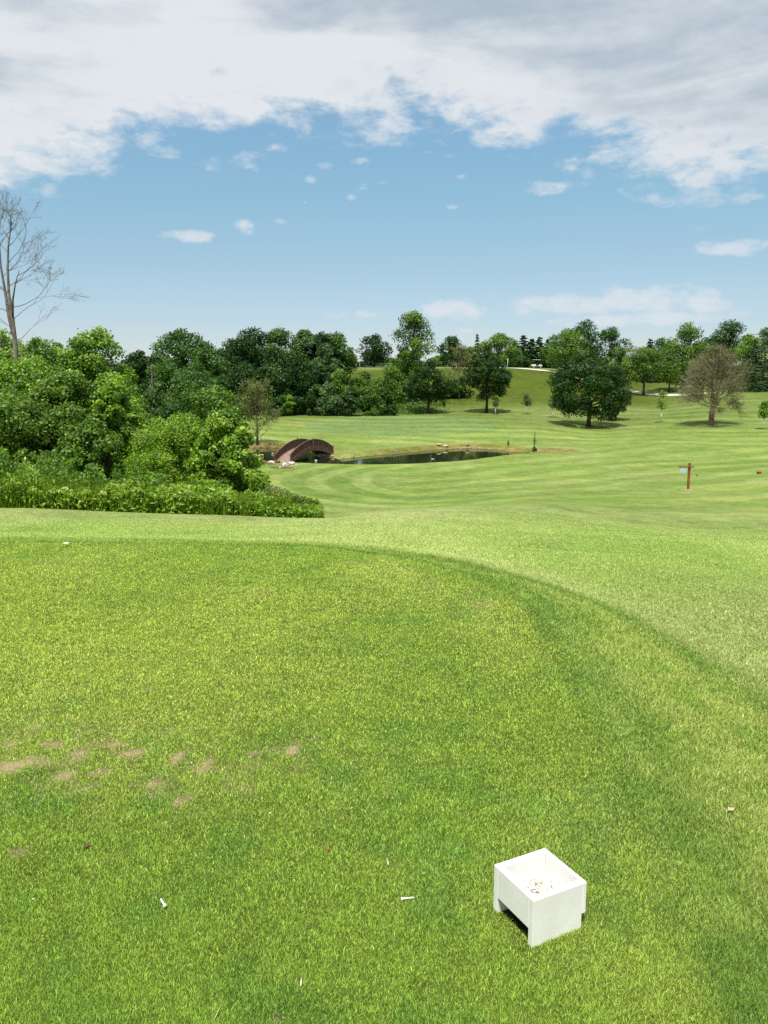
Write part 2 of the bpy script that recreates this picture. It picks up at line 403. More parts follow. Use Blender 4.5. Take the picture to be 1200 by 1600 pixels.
def build_ground():
    xs = spacing(-2200, 2200, lambda a: min(max(.045, .02 * a), .28) if a < 18 else .03 * a)
    ys = spacing(-40, 2900, lambda a: .045 if a < 4 else (.012 * a if a < 54 else (.25 if a < 82 else (.012 * a if a < 260 else .05 * a))))
    Xg, Yg = np.meshgrid(xs, ys)
    x = Xg.ravel(); y = Yg.ravel()
    z = terrain(x, y)
    nx, ny = len(xs), len(ys)
    idx = np.arange(nx * ny).reshape(ny, nx)
    fc = np.stack([idx[:-1, :-1], idx[:-1, 1:], idx[1:, 1:], idx[1:, :-1]], -1).reshape(-1, 4)
    sd = sd_tee(x, y)
    col = turf_color(x, y, sd)
    col = col * ((.38 + .32 * sstep(5, 12, y)) * (1 - .14 * sstep(15, 24, y)))[:, None]                                         # darker thatch under the blades; beyond them, blade self-shadow put into the colour
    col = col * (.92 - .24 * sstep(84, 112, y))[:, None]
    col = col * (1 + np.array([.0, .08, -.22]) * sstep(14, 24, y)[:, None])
    # hillside behind and the rough by the hedge: deeper green
    hill = (sstep(122, 134, y) * (1 - sstep(168, 176, y)))[:, None] * (1 - .75 * sstep(.3, .42, x / np.maximum(y, 1)))[:, None]
    col = col + (np.array([.058, .086, .006]) - col) * hill * .93
    # green (putting surface) beyond the pond
    gx, gy = 2.0, 101.0
    gd = np.hypot((x - gx) / 12.5, (y - gy) / 17.0)
    col = col + (np.array([.135, .200, .062]) - col) * ((1 - sstep(.94, 1.0, gd)) * .75)[:, None]
    ps = pond_sd(x, y)
    farbank = sstep(62, 70, y + .5 * np.clip(x, -4, 4))
    bw = (1 - sstep(.9, 2.4, ps)) * (ps > -.8) * np.clip(farbank, .15, 1)
    bn = fbm(x * 1.3, y * 1.3, 51, 3)[:, None]
    bank = np.array([.125, .14, .025]) + (np.array([.21, .165, .06]) - np.array([.125, .14, .025])) * sstep(.42, .62, bn)
    col = col + (bank - col) * bw[:, None]
    col = np.where((ps < 0)[:, None], np.array([.05, .055, .03]), col)
    col = col + (np.array([.022, .020, .012]) - col) * (1 - sstep(.075, .11, under_box(x, y)))[:, None]  # bare soil under the box, painted near black to deepen the gap's shade
    dry = dry_mask(x, y) * (y < 12)
    stripe = sstep(18, 26, y) * (1 - sstep(120, 130, y)) * sstep(1.5, 3, ps)
    rgba = np.concatenate([col, np.ones((len(x), 1))], 1)
    m, t, out = new_mat('turf')
    pos = t.node('ShaderNodeTexCoord').outputs['Object']
    base = t.node('ShaderNodeAttribute', attribute_name='turf').outputs['Color']
    dr = t.node('ShaderNodeAttribute', attribute_name='dry').outputs['Fac']
    st = t.node('ShaderNodeAttribute', attribute_name='stripe').outputs['Fac']
    nr = t.node('ShaderNodeAttribute', attribute_name='near').outputs['Fac']
    sep = t.node('ShaderNodeSeparateXYZ', i_0=pos)
    X, Y = sep.outputs[0], sep.outputs[1]
    warp = t.math('MULTIPLY', t.math('SUBTRACT', t.noise(pos, .035, 2), .5), 26)
    # far set of mowing passes (across), near set (diagonal)
    ph1 = t.math('ADD', t.math('ADD', t.math('MULTIPLY', Y, 1.0), t.math('MULTIPLY', X, .26)), t.math('MULTIPLY', warp, .7))
    s1 = t.step(t.math('SINE', ph1), -.5, .5)
    ph2 = t.math('ADD', t.math('ADD', t.math('MULTIPLY', Y, 1.15), t.math('MULTIPLY', X, -.85)), t.math('MULTIPLY', warp, .8))
    s2 = t.step(t.math('SINE', ph2), -.6, .6)
    sel = t.step(Y, 66, 80)
    ss = t.math('ADD', t.math('MULTIPLY', s1, sel), t.math('MULTIPLY', s2, t.math('SUBTRACT', 1.0, sel)))
    rr_ = t.math('SQRT', t.math('ADD', t.math('POWER', t.math('SUBTRACT', X, 16.0), 2.0), t.math('POWER', t.math('SUBTRACT', Y, 46.0), 2.0)))
    s3 = t.step(t.math('SINE', t.math('ADD', t.math('MULTIPLY', rr_, 2.6), t.math('MULTIPLY', warp, .35))), -.2, .5)
    am = t.math('MULTIPLY', t.math('MULTIPLY', t.step(rr_, 15.5, 17), t.step(rr_, 25, 27.5, 1, 0)), t.math('MULTIPLY', t.step(X, 1.5, 5.0, 1, 0), t.step(Y, 26, 31)))
    ss = t.math('ADD', t.math('MULTIPLY', s3, am), t.math('MULTIPLY', ss, t.math('SUBTRACT', 1.0, am)))
    patch = t.step(t.noise(pos, .06, 3), .35, .6, .35, 1.0)
    amt = t.math('MULTIPLY', t.math('MULTIPLY', st, t.math('MAXIMUM', patch, am)), .72)
    dk = t.mix(1.0, base, (.66, .80, .62), 'MULTIPLY'); lt = t.mix(1.0, base, (1.14, 1.10, 1.22), 'MULTIPLY')
    c = t.mix(amt, base, t.mix(ss, dk, lt))
    # turf mottling at several sizes
    mp = t.node('ShaderNodeMapping'); mp.inputs['Scale'].default_value = (1, .6, 1); t.l.new(pos, mp.inputs[0])
    n1 = t.noise(mp.outputs[0], .9, 6, .72); n2 = t.noise(pos, 14, 5, .7); n3 = t.noise(pos, .12, 4, .6); n4 = t.noise(pos, 3.2, 4, .75)
    v = t.math('ADD', t.math('ADD', t.step(n1, .25, .75, -.20, .20), t.step(n2, .3, .7, -.20, .20)), t.math('ADD', t.step(n3, .3, .7, -.10, .10), t.step(n4, .3, .7, -.20, .20)))
    v = t.math('ADD', v, 1.0)
    vm = t.node('ShaderNodeVectorMath', operation='SCALE', i_0=c); t.l.new(v, vm.inputs['Scale'])
    c = vm.outputs[0]
    c = t.mix(t.step(n3, .5, .72, 0, .35), c, t.mix(1.0, c, (1.30, 1.02, .95), 'MULTIPLY'))
    c = t.mix(t.math('MULTIPLY', dr, .75), c, (.37, .31, .17))
    b = t.node('ShaderNodeBsdfPrincipled', i_Base_Color=c, i_Roughness=.95); b.inputs['Specular IOR Level'].default_value = .12
    hh = t.math('ADD', t.noise(pos, 30, 4, .7), t.math('MULTIPLY', t.noise(pos, 4.5, 4, .7), 2.0))
    bn_ = t.node('ShaderNodeBump', i_Strength=.75, i_Height=hh); bn_.inputs['Distance'].default_value = .035
    t.l.new(bn_.outputs[0], b.inputs['Normal'])
    t.l.new(b.outputs[0], out.inputs[0])
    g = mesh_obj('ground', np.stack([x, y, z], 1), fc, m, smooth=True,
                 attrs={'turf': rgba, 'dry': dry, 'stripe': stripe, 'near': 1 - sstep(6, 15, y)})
    tag(g, kind='structure')

def build_water():
    m, t, out = new_mat('pond_water')
    pos = t.node('ShaderNodeTexCoord').outputs['Object']
    bn = t.node('ShaderNodeBump', i_Strength=.06, i_Height=t.noise(pos, 2.2, 3, .5)); bn.inputs['Distance'].default_value = .05
    b = t.node('ShaderNodeBsdfPrincipled', i_Base_Color=(.020, .026, .012, 1), i_Roughness=.03, i_IOR=1.33)
    b.inputs['Specular IOR Level'].default_value = .6
    t.l.new(bn.outputs[0], b.inputs['Normal']); t.l.new(b.outputs[0], out.inputs[0])
    v = [(-16, 56, WATER), (16, 56, WATER), (16, 78, WATER), (-16, 78, WATER)]
    tag(mesh_obj('pond_water', v, [(0, 1, 2, 3)], m), kind='structure')

# ------------------------------------------------------------------ turf blades
def build_grass():
    rng = np.random.default_rng(7)
    N = 1500000
    # distance distribution ~ 1/Y  (finer, denser blades near the viewer)
    y = 1.45 * (16.0 / 1.45) ** rng.random(N)
    half = y * .56 + .15
    x = (rng.random(N) * 2 - 1) * half
    sd = sd_tee(x, y)
    dry = dry_mask(x, y)
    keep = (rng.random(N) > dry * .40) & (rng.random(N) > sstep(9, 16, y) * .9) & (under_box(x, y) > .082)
    x, y, sd, dry = x[keep], y[keep], sd[keep], dry[keep]
    n = len(x)
    z = terrain(x, y) - .001
    lw = np.clip(.32 + .30 * (7.0 - y), .32, 2.2); lawnw = sstep(.6, 1.3, sd / np.where(x > 0, lw, .24))
    col = turf_color(x, y, sd) * ((1.72 + .14 * sstep(2.5, 6, y) - .16 * sstep(.05, .5, sd) * (x > 0)) * (1 - lawnw) + (1.28 + .26 * sstep(6, 9.5, y)) * lawnw)[:, None]  # far blades lightened: paler look at a grazing view put into the colour
    k = rng.random(n)[:, None]
    amp = (1 - .8 * sstep(3.5, 10, y))[:, None]; col = col * (1 + amp * (-.55 + 1.2 * rng.random(n)[:, None]))
    col = np.where(k < .11 * amp, col * np.array([1.55, 1.30, 1.7]), col)
    col = np.where(k > 1 - .035 * amp, np.array([.30, .29, .10]) * (.7 + .6 * rng.random((n, 1))), col)
    dd = (rng.random(n) < dry * 1.15)[:, None]
    col = np.where(dd, np.array([.62, .55, .31]) * (.6 + .7 * rng.random((n, 1))), col)
    rough = sstep(0.0, .25, sd) * (1 - sstep(1.6, 2.6, sd))
    clump = .7 + .6 * vnoise(x * 14, y * 14, 61)
    h = (.0068 + .0070 * rng.random(n)) * clump * (1 + 1.1 * rough) * (1 - .4 * dry)
    h *= np.clip(y / 6.0, 1, 1.6) * (1 - .6 * sstep(9, 16, y))
    wd = (.0007 + .0006 * rng.random(n)) * np.maximum(y / 2.2, .8)
    a = rng.random(n) * 2 * np.pi
    lean = (.1 + .9 * rng.random(n)) * h
    # lean direction follows slow swirls left by mowing, with scatter
    ld = 6.28 * vnoise(x * 1.1, y * 1.1, 71) + rng.normal(0, 2.6, n)
    lx, ly = np.cos(ld) * lean, np.sin(ld) * lean
    wx, wy = np.cos(a) * wd, np.sin(a) * wd
    V = np.empty((n, 5, 3), np.float32)
    V[:, 0] = np.stack([x - wx, y - wy, z], 1); V[:, 1] = np.stack([x + wx, y + wy, z], 1)
    V[:, 2] = np.stack([x + wx * .8 + lx * .4, y + wy * .8 + ly * .4, z + h * .6], 1)
    V[:, 3] = np.stack([x - wx * .8 + lx * .4, y - wy * .8 + ly * .4, z + h * .6], 1)
    V[:, 4] = np.stack([x + lx, y + ly, z + h * .92], 1)
    base = np.arange(n) * 5
    q = np.stack([base, base + 1, base + 2, base + 3], 1); tr = np.stack([base + 3, base + 2, base + 4], 1)
    me = bpy.data.meshes.new('turf_blades')
    me.vertices.add(n * 5); me.vertices.foreach_set('co', V.ravel())
    li = np.concatenate([q, tr], 1).ravel().astype(np.int32)
    me.loops.add(n * 7); me.loops.foreach_set('vertex_index', li)
    ls = np.stack([np.arange(n) * 7, np.arange(n) * 7 + 4], 1).ravel().astype(np.int32)
    me.polygons.add(n * 2); me.polygons.foreach_set('loop_start', ls)
    me.update(calc_edges=True)
    at = me.attributes.new('blade', 'FLOAT_COLOR', 'POINT')
    rgba = np.concatenate([col, np.ones((n, 1))], 1).astype(np.float32)
    at.data.foreach_set('color', np.repeat(rgba, 5, 0).ravel())
    m, t, out = new_mat('turf_blade')
    c = t.node('ShaderNodeAttribute', attribute_name='blade').outputs['Color']
    d = t.node('ShaderNodeBsdfDiffuse', i_Color=c)
    tr_ = t.node('ShaderNodeBsdfTranslucent', i_Color=t.mix(1.0, c, (1.15, 1.2, .8), 'MULTIPLY'))
    mx = t.node('ShaderNodeMixShader', i_0=.46); t.l.new(d.outputs[0], mx.inputs[1]); t.l.new(tr_.outputs[0], mx.inputs[2])
    g = t.node('ShaderNodeBsdfGlossy', i_Roughness=.42, i_Color=(1, 1, .9, 1))
    mx2 = t.node('ShaderNodeMixShader', i_0=.02); t.l.new(mx.outputs[0], mx2.inputs[1]); t.l.new(g.outputs[0], mx2.inputs[2])
    t.l.new(mx2.outputs[0], out.inputs[0])
    me.materials.append(m)
    o = bpy.data.objects.new('grass', me); COL.objects.link(o)
    tag(o, 'short mown green grass of the tee and its collar', 'grass', kind='stuff')

# ------------------------------------------------------------------ foliage
def unit(v): return v / np.maximum(np.linalg.norm(v, axis=1, keepdims=True), 1e-9)

def leaf_mesh(P, Nn, size, tint, rng, aspect=.55, jit=.9, up=.25, fold=.18):
    n = len(P)
    nn = unit(unit(Nn) * 1.0 + rng.normal(0, jit, (n, 3)) + np.array([0, 0, up]))
    t = unit(np.cross(nn, rng.normal(0, 1, (n, 3)))); b = np.cross(nn, t)
    L = (size * (.65 + .7 * rng.random(n)))[:, None]; W = L * aspect
    V = np.empty((n, 4, 3), np.float32)
    V[:, 0] = P - t * L * .5; V[:, 1] = P + b * W * .5 + nn * L * fold * .5 - t * L * .08
    V[:, 2] = P + t * L * .5 - nn * L * .05; V[:, 3] = P - b * W * .5 + nn * L * fold * .5 - t * L * .08
    f = np.arange(n * 4).reshape(n, 4)
    return V.reshape(-1, 3), f, np.repeat(tint, 4)

def envelope(shape, zn):
    """relative crown radius at relative height zn (0 bottom .. 1 top)"""
    zn = np.clip(zn, 0, 1)
    if shape == 'round':  return np.sqrt(np.clip(1 - (2 * zn - 1) ** 2, 0, 1)) ** .8
    if shape == 'maple':  return np.clip(1 - np.abs((zn - .36) / .64) ** 2.1, 0, 1) ** .55 * np.where(zn < .36, np.clip(.72 + .28 * zn / .36, 0, 1), 1)
    if shape == 'oval':   return np.clip(1 - np.abs((zn - .45) / .55) ** 2.0, 0, 1) ** .6
    if shape == 'tall':   return np.clip(1 - np.abs((zn - .5) / .5) ** 2.6, 0, 1) ** .6 * (.75 + .25 * zn)
    if shape == 'dome':   return np.clip(1 - zn ** 2.2, 0, 1) ** .55
    if shape == 'spread': return np.clip(1 - np.abs((zn - .6) / .4) ** 2.4, 0, 1) ** .5 if zn.min() > .6 else np.where(zn > .55, np.clip(1 - ((zn - .55) / .45) ** 2.2, 0, 1) ** .55, .35 + .65 * zn / .55)
    return np.clip(1 - zn, 0, 1)

def crown_points(rng, R, z0, z1, shape, nl, lr, n, hollow=.5, inner=.25, squash=.85):
    H = z1 - z0
    zl = rng.random(nl * 4) ; env = envelope(shape, zl)
    keep = rng.random(nl * 4) < np.clip(env * 1.1, .12, 1); zl = zl[keep][:nl]; env = env[keep][:nl]
    zl[:4] = [.97, .93, .90, .86]; env[:4] = envelope(shape, zl[:4])
    k = len(zl); ang = np.arange(k) * 2.39996 + rng.normal(0, .5, k)
    rr = np.where(rng.random(k) < inner, rng.random(k) * .6, .62 + .38 * rng.random(k) ** .6) * env
    rad = lr * R * (.6 + .8 * rng.random(k))
    lx = np.cos(ang) * np.maximum(rr * R - rad * .6, 0); ly = np.sin(ang) * np.maximum(rr * R - rad * .6, 0)
    lz = z0 + rad * .5 + zl * (H - rad * 1.3)
    C = np.stack([lx, ly, lz], 1)
    tl = rng.random(k)
    w = rad ** 2; w /= w.sum()
    i = rng.choice(k, n, p=w)
    d = unit(rng.normal(0, 1, (n, 3)) + np.array([0, 0, .25]))
    rr2 = hollow + (1 - hollow) * rng.random(n) ** .7
    rr2 *= 1 + .21 * rng.normal(0, 1, n) * (rng.random(n) < .35)
    P = C[i] + d * (rad[i] * rr2)[:, None] * np.array([1, 1, squash])
    topz = np.percentile(P[:, 2], 99.0); k2 = (z1 - z0) / max(topz - z0, .1)
    P[:, 2] = z0 + (P[:, 2] - z0) * k2; C[:, 2] = z0 + (C[:, 2] - z0) * k2
    wx_ = np.percentile(np.abs(P[:, 0]), 99); P[:, 0] *= R / wx_; C[:, 0] *= R / wx_; P[:, 1] *= R / wx_; C[:, 1] *= R / wx_
    out = unit(P - np.array([0, 0, z0 + H * .4]))
    Nn = d * .75 + out * .5
    tint = np.clip(.5 * tl[i] + .55 * rng.random(n) + .12 * (d[:, 2]), 0, 1)
    return P, Nn, tint, C, rad

def limb_mesh(mb, base, top, r0, C, rng, nl=9, lean=0, bow=.15, n=7):
    """tapered trunk plus limbs reaching into the crown clumps"""
    bx, by, bz = base
    pts = []; rads = []
    for k in range(6):
        f = k / 5
        pts.append((bx + lean * f + .04 * math.sin(f * 5) , by + .03 * math.sin(f * 7), bz + (top - bz) * f))
        rads.append(r0 * (1.35 if k == 0 else 1 - .72 * f))
    mb.tube(pts, rads, n)
    idx = rng.choice(len(C), min(nl, len(C)), replace=False)
    for i in idx:
        c = C[i]
        f = .35 + .45 * rng.random()
        s = Vector((bx + lean * f, by, bz + (top - bz) * f))
        if c[2] < s.z + .1: s.z = max(bz + (top - bz) * .25, c[2] - .35 * abs(top - bz) * .5)
        e = Vector(c); mid = s.lerp(e, .5) + Vector((0, 0, -bow * (e - s).length * .5 + .0))
        mid += Vector(rng.normal(0, .05, 3)) * (e - s).length
        rr = r0 * (.34 + .2 * rng.random())
        mb.tube([s, s.lerp(mid, .5) , mid, mid.lerp(e, .6), e], [rr, rr * .8, rr * .55, rr * .35, rr * .14], 5)

TREE_N = {'n': 0}
def tree(px, Y, top, wpx, mat='maple', shape='maple', bottom=None, trunk=True, leaf=None, n=7000, nl=70, lr=.26, hollow=.45,
         label='', cat='tree', group=None, name='tree', bark='bark', tr=None, base_z=None, sink=.0, depth=1.0, dx=0.0, guard=False, inner=.25, jit=.9, aspect=.6, seed=None, lean=0, skew=0.0):
    TREE_N['n'] += 1
    rng = np.random.default_rng(1000 + (seed if seed is not None else TREE_N['n'] * 13))
    X, Y, z = place(px, Y)
    H = zrow(top, Y) - z
    R = wpx / F * Y * .5
    zb = (zrow(bottom, Y) - z) if bottom is not None else H * .12
    P, Nn, tint, C, rad = crown_points(rng, R, zb, H, shape, nl, lr, n, hollow, inner)
    P[:, 0] += dx * R; C[:, 0] += dx * R
    if skew:
        P[:, 0] += skew * (P[:, 2] - zb); C[:, 0] += skew * (C[:, 2] - zb)
    P[:, 1] *= depth; C[:, 1] *= depth
    leaf = leaf or max(.10, Y * .0026)
    e = empty(name, (X, Y, z), label=label, cat=cat, group=group)
    V, f, tt = leaf_mesh(P, Nn, leaf, tint, rng, jit=jit, aspect=aspect)
    mesh_obj('crown', V, f, M[mat], e, attrs={'tint': tt})
    if trunk:
        mb = MB()
        r0 = tr or max(.05, H * .022)
        limb_mesh(mb, (0, 0, -.15), max(zb + (H - zb) * .62, .5), r0, C, rng, nl=12, lean=lean + dx * R * .5)
        mb.build('trunk', M[bark], e, smooth=True)
    else:
        mb = MB()
        for k in range(9):
            c = C[rng.integers(len(C))]; s0 = Vector((c[0] * .3, c[1] * .3, -.1))
            mb.tube([s0, s0.lerp(Vector(c), .5) + Vector((0, 0, -.05)), Vector(c)], [.035, .025, .01], 5)
        mb.build('stems', M[bark], e, smooth=True)
    if guard:
        g = MB(); g.tube([(0, 0, -.05), (0, 0, zb * 1.15 if zb > .5 else .7)], .075, 10); g.build('trunk_guard', M['guard'], e, smooth=True)
    return e

def conifer(px, Y, top, wpx, mat='spruce', bottom=0.25, n=6000, label='', group=None, leaf=None, name='spruce_tree', tiers=18, ragged=.25, droop=.28, cyl=0.0, cat='conifer', guard=False, bark='bark'):
    TREE_N['n'] += 1
    rng = np.random.default_rng(2000 + TREE_N['n'] * 7)
    X, Y, z = place(px, Y)
    H = zrow(top, Y) - z; R = wpx / F * Y * .5
    e = empty(name, (X, Y, z), label=label, cat=cat, group=group)
    nb = tiers * 9
    zt = bottom + (H - bottom) * (np.repeat(np.arange(tiers), 9) + rng.normal(0, .18, nb)) / tiers
    zn = np.clip((zt - bottom) / (H - bottom), 0, .99)
    br = R * ((1 - zn) ** (.85 - .5 * cyl)) * (1 - ragged + ragged * 1.4 * rng.random(nb)) + .03 * R
    ba = np.tile(np.arange(9) * 2 * np.pi / 9, tiers) + np.repeat(rng.random(tiers) * 6, 9) + rng.normal(0, .2, nb)
    w = br / br.sum(); i = rng.choice(nb, n, p=w)
    t = rng.random(n) ** .7
    side = rng.normal(0, .13, n) * (1 - t * .4) * br[i]
    r = t * br[i]
    P = np.stack([np.cos(ba[i]) * r - np.sin(ba[i]) * side, np.sin(ba[i]) * r + np.cos(ba[i]) * side,
                  zt[i] - droop * r * t + .12 * br[i] * t ** 4 - np.abs(rng.normal(0, .035, n)) * H / tiers * 9 * .3 - abs(side) * .3], 1)
    Nn = np.stack([np.cos(ba[i]) * .45, np.sin(ba[i]) * .45, np.ones(n)], 1)
    tint = np.clip(rng.random(n) * .6 + .4 * t, 0, 1)
    leaf = leaf or max(.05, Y * .0026)
    V, f, tt = leaf_mesh(P, Nn, leaf, tint, rng, aspect=.42, jit=.55)
    mesh_obj('crown', V, f, M[mat], e, attrs={'tint': tt})
    mb = MB(); r0 = max(.03, H * .018)
    mb.tube([(0, 0, -.15), (0, 0, H * .4), (.02, 0, H * .97)], [r0 * 1.2, r0 * .7, .01], 7)
    for k in range(0, nb, 4):
        mb.tube([(0, 0, zt[k]), (math.cos(ba[k]) * br[k] * .8, math.sin(ba[k]) * br[k] * .8, zt[k] - droop * br[k] * .6)], [r0 * .16, r0 * .05], 4)
    mb.build('trunk', M[bark], e, smooth=True)
    if guard:
        g = MB(); g.tube([(0, 0, -.05), (0, 0, .6)], .07, 10); g.build('trunk_guard', M['guard'], e, smooth=True)
    return e

def branch_rec(mb, rng, p, d, L, r, depth, spread, upk, minr, tips, kids=(2, 4), wig=.12, shrink=.72, sides=5):
    p = Vector(p); d = Vector(d).normalized()
    pts = [p.copy()]; rads = [r]; nseg = 4 if depth > 1 else 3
    cur = p.copy(); dd = d.copy(); r1 = max(r * .55, minr * .8)
    for k in range(nseg):
        dd = (dd + Vector(rng.normal(0, wig, 3)) + Vector((0, 0, upk * .25))).normalized()
        cur = cur + dd * (L / nseg)
        pts.append(cur.copy()); rads.append(r + (r1 - r) * (k + 1) / nseg)
    mb.tube(pts, rads, sides if depth > 2 else 3, cap=depth > 3)
    tips.append(cur.copy())
    if depth <= 0: return
    nk = int(rng.integers(kids[0], kids[1] + 1))
    for k in range(nk):
        f = 1.0 if k == 0 else .3 + .65 * rng.random()
        i = min(int(f * nseg), nseg - 1); s = pts[i].lerp(pts[i + 1], f * nseg - i if f < 1 else 1)
        ax = dd.cross(Vector(rng.normal(0, 1, 3))).normalized()
        ang = spread * (.35 if k == 0 else (.7 + .5 * rng.random()))
        nd = Matrix.Rotation(ang, 3, ax) @ dd
        nd = (nd + Vector((0, 0, upk * .4))).normalized()
        branch_rec(mb, rng, s, nd, L * shrink * (.75 + .5 * rng.random()), max(r1 * (.95 if k == 0 else .62), minr), depth - 1, spread, upk, minr, tips, kids, wig, shrink, sides)

def ybase(px, row, lo=9.0, hi=260.0):
    """ground distance at which the sight line through a picture row meets the ground"""
    ys = np.exp(np.linspace(math.log(lo), math.log(hi), 1500))
    s = slope(row); b = (800 - row) / F
    xs = (px - 600) / F / (cp + b * sp) * ys
    g = terrain(xs, ys); ray = EYE - s * ys
    i = np.argmax(g >= ray)
    return float(ys[i]) if (g >= ray).any() else 150.0

# ------------------------------------------------------------------ world, sun, camera
SUN = Vector((-.08, -.40, .91)).normalized()
def build_light():
    w = bpy.data.worlds.new('World'); S.world = w; w.use_nodes = True
    t = NT(w.node_tree); t.n.clear()
    out = t.node('ShaderNodeOutputWorld'); bg = t.node('ShaderNodeBackground')
    sky = t.node('ShaderNodeTexSky'); sky.sky_type = 'NISHITA'; sky.sun_disc = False
    el = math.asin(SUN.z); sky.sun_elevation = el; sky.sun_rotation = math.atan2(SUN.x, SUN.y)
    sky.altitude = 200; sky.air_density = 1.0; sky.dust_density = .3; sky.ozone_density = 1.6
    d = t.node('ShaderNodeTexCoord').outputs['Generated']
    sep = t.node('ShaderNodeSeparateXYZ', i_0=d); x, y, z = sep.outputs
    az = t.math('ARCTAN2', x, y)
    hz = t.math('SQRT', t.math('ADD', t.math('MULTIPLY', x, x), t.math('MULTIPLY', y, y)))
    v = t.math('DIVIDE', z, t.math('MAXIMUM', hz, .001))
    # clouds live on a flat layer overhead: project the direction on it
    zz = t.math('ADD', t.math('MAXIMUM', z, 0.0), .10)
    cx = t.math('DIVIDE', x, zz); cy = t.math('DIVIDE', y, zz)
    P = t.node('ShaderNodeCombineXYZ', i_0=cx, i_1=cy, i_2=.37).outputs[0]
    Q = t.node('ShaderNodeCombineXYZ', i_0=t.math('MULTIPLY', az, 1.0), i_1=t.math('MULTIPLY', v, 1.9), i_2=1.7).outputs[0]
    big = t.noise(P, 1.1, 3, .5); fl = t.noise(Q, 9.0, 9, .60, .25); fl2 = t.noise(Q, 26.0, 7, .62, .2); gr = t.noise(Q, 3.1, 4, .5, .3)
    cur = t.node('ShaderNodeFloatCurve')
    pts = [(-.62,.20),(-.454,.214),(-.40,.232),(-.35,.240),(-.31,.258),(-.239,.283),(-.12,.296),(0,.296),(.08,.300),(.17,.292),(.21,.285),(.245,.262),(.31,.242),(.40,.228),(.46,.226),(.62,.21)]
    c = cur.mapping.curves[0]
    while len(c.points) < len(pts): c.points.new(.5, .5)
    for p, (a, b) in zip(c.points, pts): p.location = ((a + .7) / 1.4, b)
    cur.mapping.update()
    t.set(cur.inputs['Value'], t.math('DIVIDE', t.math('ADD', az, .7), 1.4))
    above = t.math('SUBTRACT', v, cur.outputs[0])
    edge = t.math('ADD', above, t.math('ADD', t.math('MULTIPLY', t.math('SUBTRACT', fl, .5), .22), t.math('MULTIPLY', t.math('SUBTRACT', fl2, .5), .14)))
    bank = t.step(edge, -.022, .050, 0, .97)
    # scattered small clouds below the bank: (row/col centre, size, weight)
    small = None
    for px, r, w_, h_, k in [(290,369,44,10,1),(381,355,17,12,1),(437,231,32,9,.8),(850,294,44,13,.95),(720,275,17,6,.8),(705,244,14,6,.8),(668,238,9,5,.7),(570,294,13,7,.75),
            (549,310,10,7,.75),(600,284,11,7,.65),(487,282,16,9,.7),(708,322,12,7,.7),(885,256,26,17,1),(800,245,14,7,.75),(1165,388,80,13,1.1),(905,476,125,15,1.25),(1010,464,66,19,1.5),(1105,472,40,18,1.3),(890,461,22,6,.8),
            (560,490,70,9,.8),(715,488,52,18,1.25),(1000,500,150,11,1.1),(250,237,40,14,.8),(440,346,14,6,.5),(560,252,30,8,.45),(505,258,22,8,.5),(1110,322,22,6,.5),(1180,305,30,10,.7),(520,360,20,5,.35),(740,515,120,8,.5),(640,200,40,12,.7),(690,205,40,12,.8),(477,317,7,4,.6),(612,363,8,3,.5)]:
        b = (800 - r) / F; dx, dy, dz = (px - 600) / F, cp + b * sp, -sp + b * cp
        a0 = math.atan2(dx, dy); v0 = dz / math.hypot(dx, dy)
        ex = t.math('DIVIDE', t.math('SUBTRACT', az, a0), w_ / F); ey = t.math('DIVIDE', t.math('SUBTRACT', v, v0), h_ / F)
        q = t.math('SUBTRACT', 1.0, t.math('ADD', t.math('MULTIPLY', ex, ex), t.math('MULTIPLY', ey, ey)))
        q = t.math('MULTIPLY', q, 1.0)
        q = t.math('MULTIPLY', t.math('MAXIMUM', q, -3.0), 1.0)
        q = t.math('ADD', q, (k - 1) * .9)
        small = q if small is None else t.math('MAXIMUM', small, q)
    sm = t.step(t.math('ADD', small, t.math('ADD', t.math('MULTIPLY', t.math('SUBTRACT', fl2, .5), 4.2), t.math('MULTIPLY', t.math('SUBTRACT', fl, .5), 2.5))), .1, 1.5, 0, .76)
    mask = t.math('MAXIMUM', bank, sm)
    # hazy veil close to the horizon
    veil = t.math('MULTIPLY', t.step(v, .0, .15, 1.0, 0.0), t.step(t.noise(Q, 4.0, 6, .6, .4), .35, .7, .15, .75))
    K = 1.0
    white = (6.65, 6.95, 7.2); grey = (3.75, 4.45, 5.2)
    R = t.node('ShaderNodeCombineXYZ', i_0=az, i_1=t.math('MULTIPLY', v, 4.2), i_2=4.1).outputs[0]
    gr = t.noise(R, 2.6, 5, .5, .5)
    dens = t.math('ADD', t.step(above, .025, .13, 0.0, .52), t.math('MULTIPLY', t.math('SUBTRACT', gr, .5), t.step(above, .0, .07, 0.0, 3.4)))
    dens = t.math('ADD', dens, t.math('ADD', t.math('ADD', t.math('MULTIPLY', t.math('SUBTRACT', fl, .5), .7), t.math('MULTIPLY', t.math('SUBTRACT', fl2, .5), .6)), t.step(az, -.5, .5, -.28, .12)))
    cl = t.mix(t.step(dens, .0, 1.0), white, grey)
    cl = t.mix(t.math('MULTIPLY', sm, t.math('SUBTRACT', 1.0, bank)), cl, (6.3, 6.7, 7.1))
    ramp = t.node('ShaderNodeValToRGB'); t.l.new(v, ramp.inputs[0]); e = ramp.color_ramp.elements
    stops = [(0, (.86, .85, .93)), (.07, (.90, .91, .97)), (.15, (1.04, 1.08, 1.0)), (.23, (1.10, 1.27, 1.12)), (.30, (1.20, 1.38, 1.24))]
    e[0].position, e[0].color = 0, (*[q / 1.4 for q in stops[0][1]], 1); e[1].position, e[1].color = stops[-1][0], (*[q / 1.4 for q in stops[-1][1]], 1)
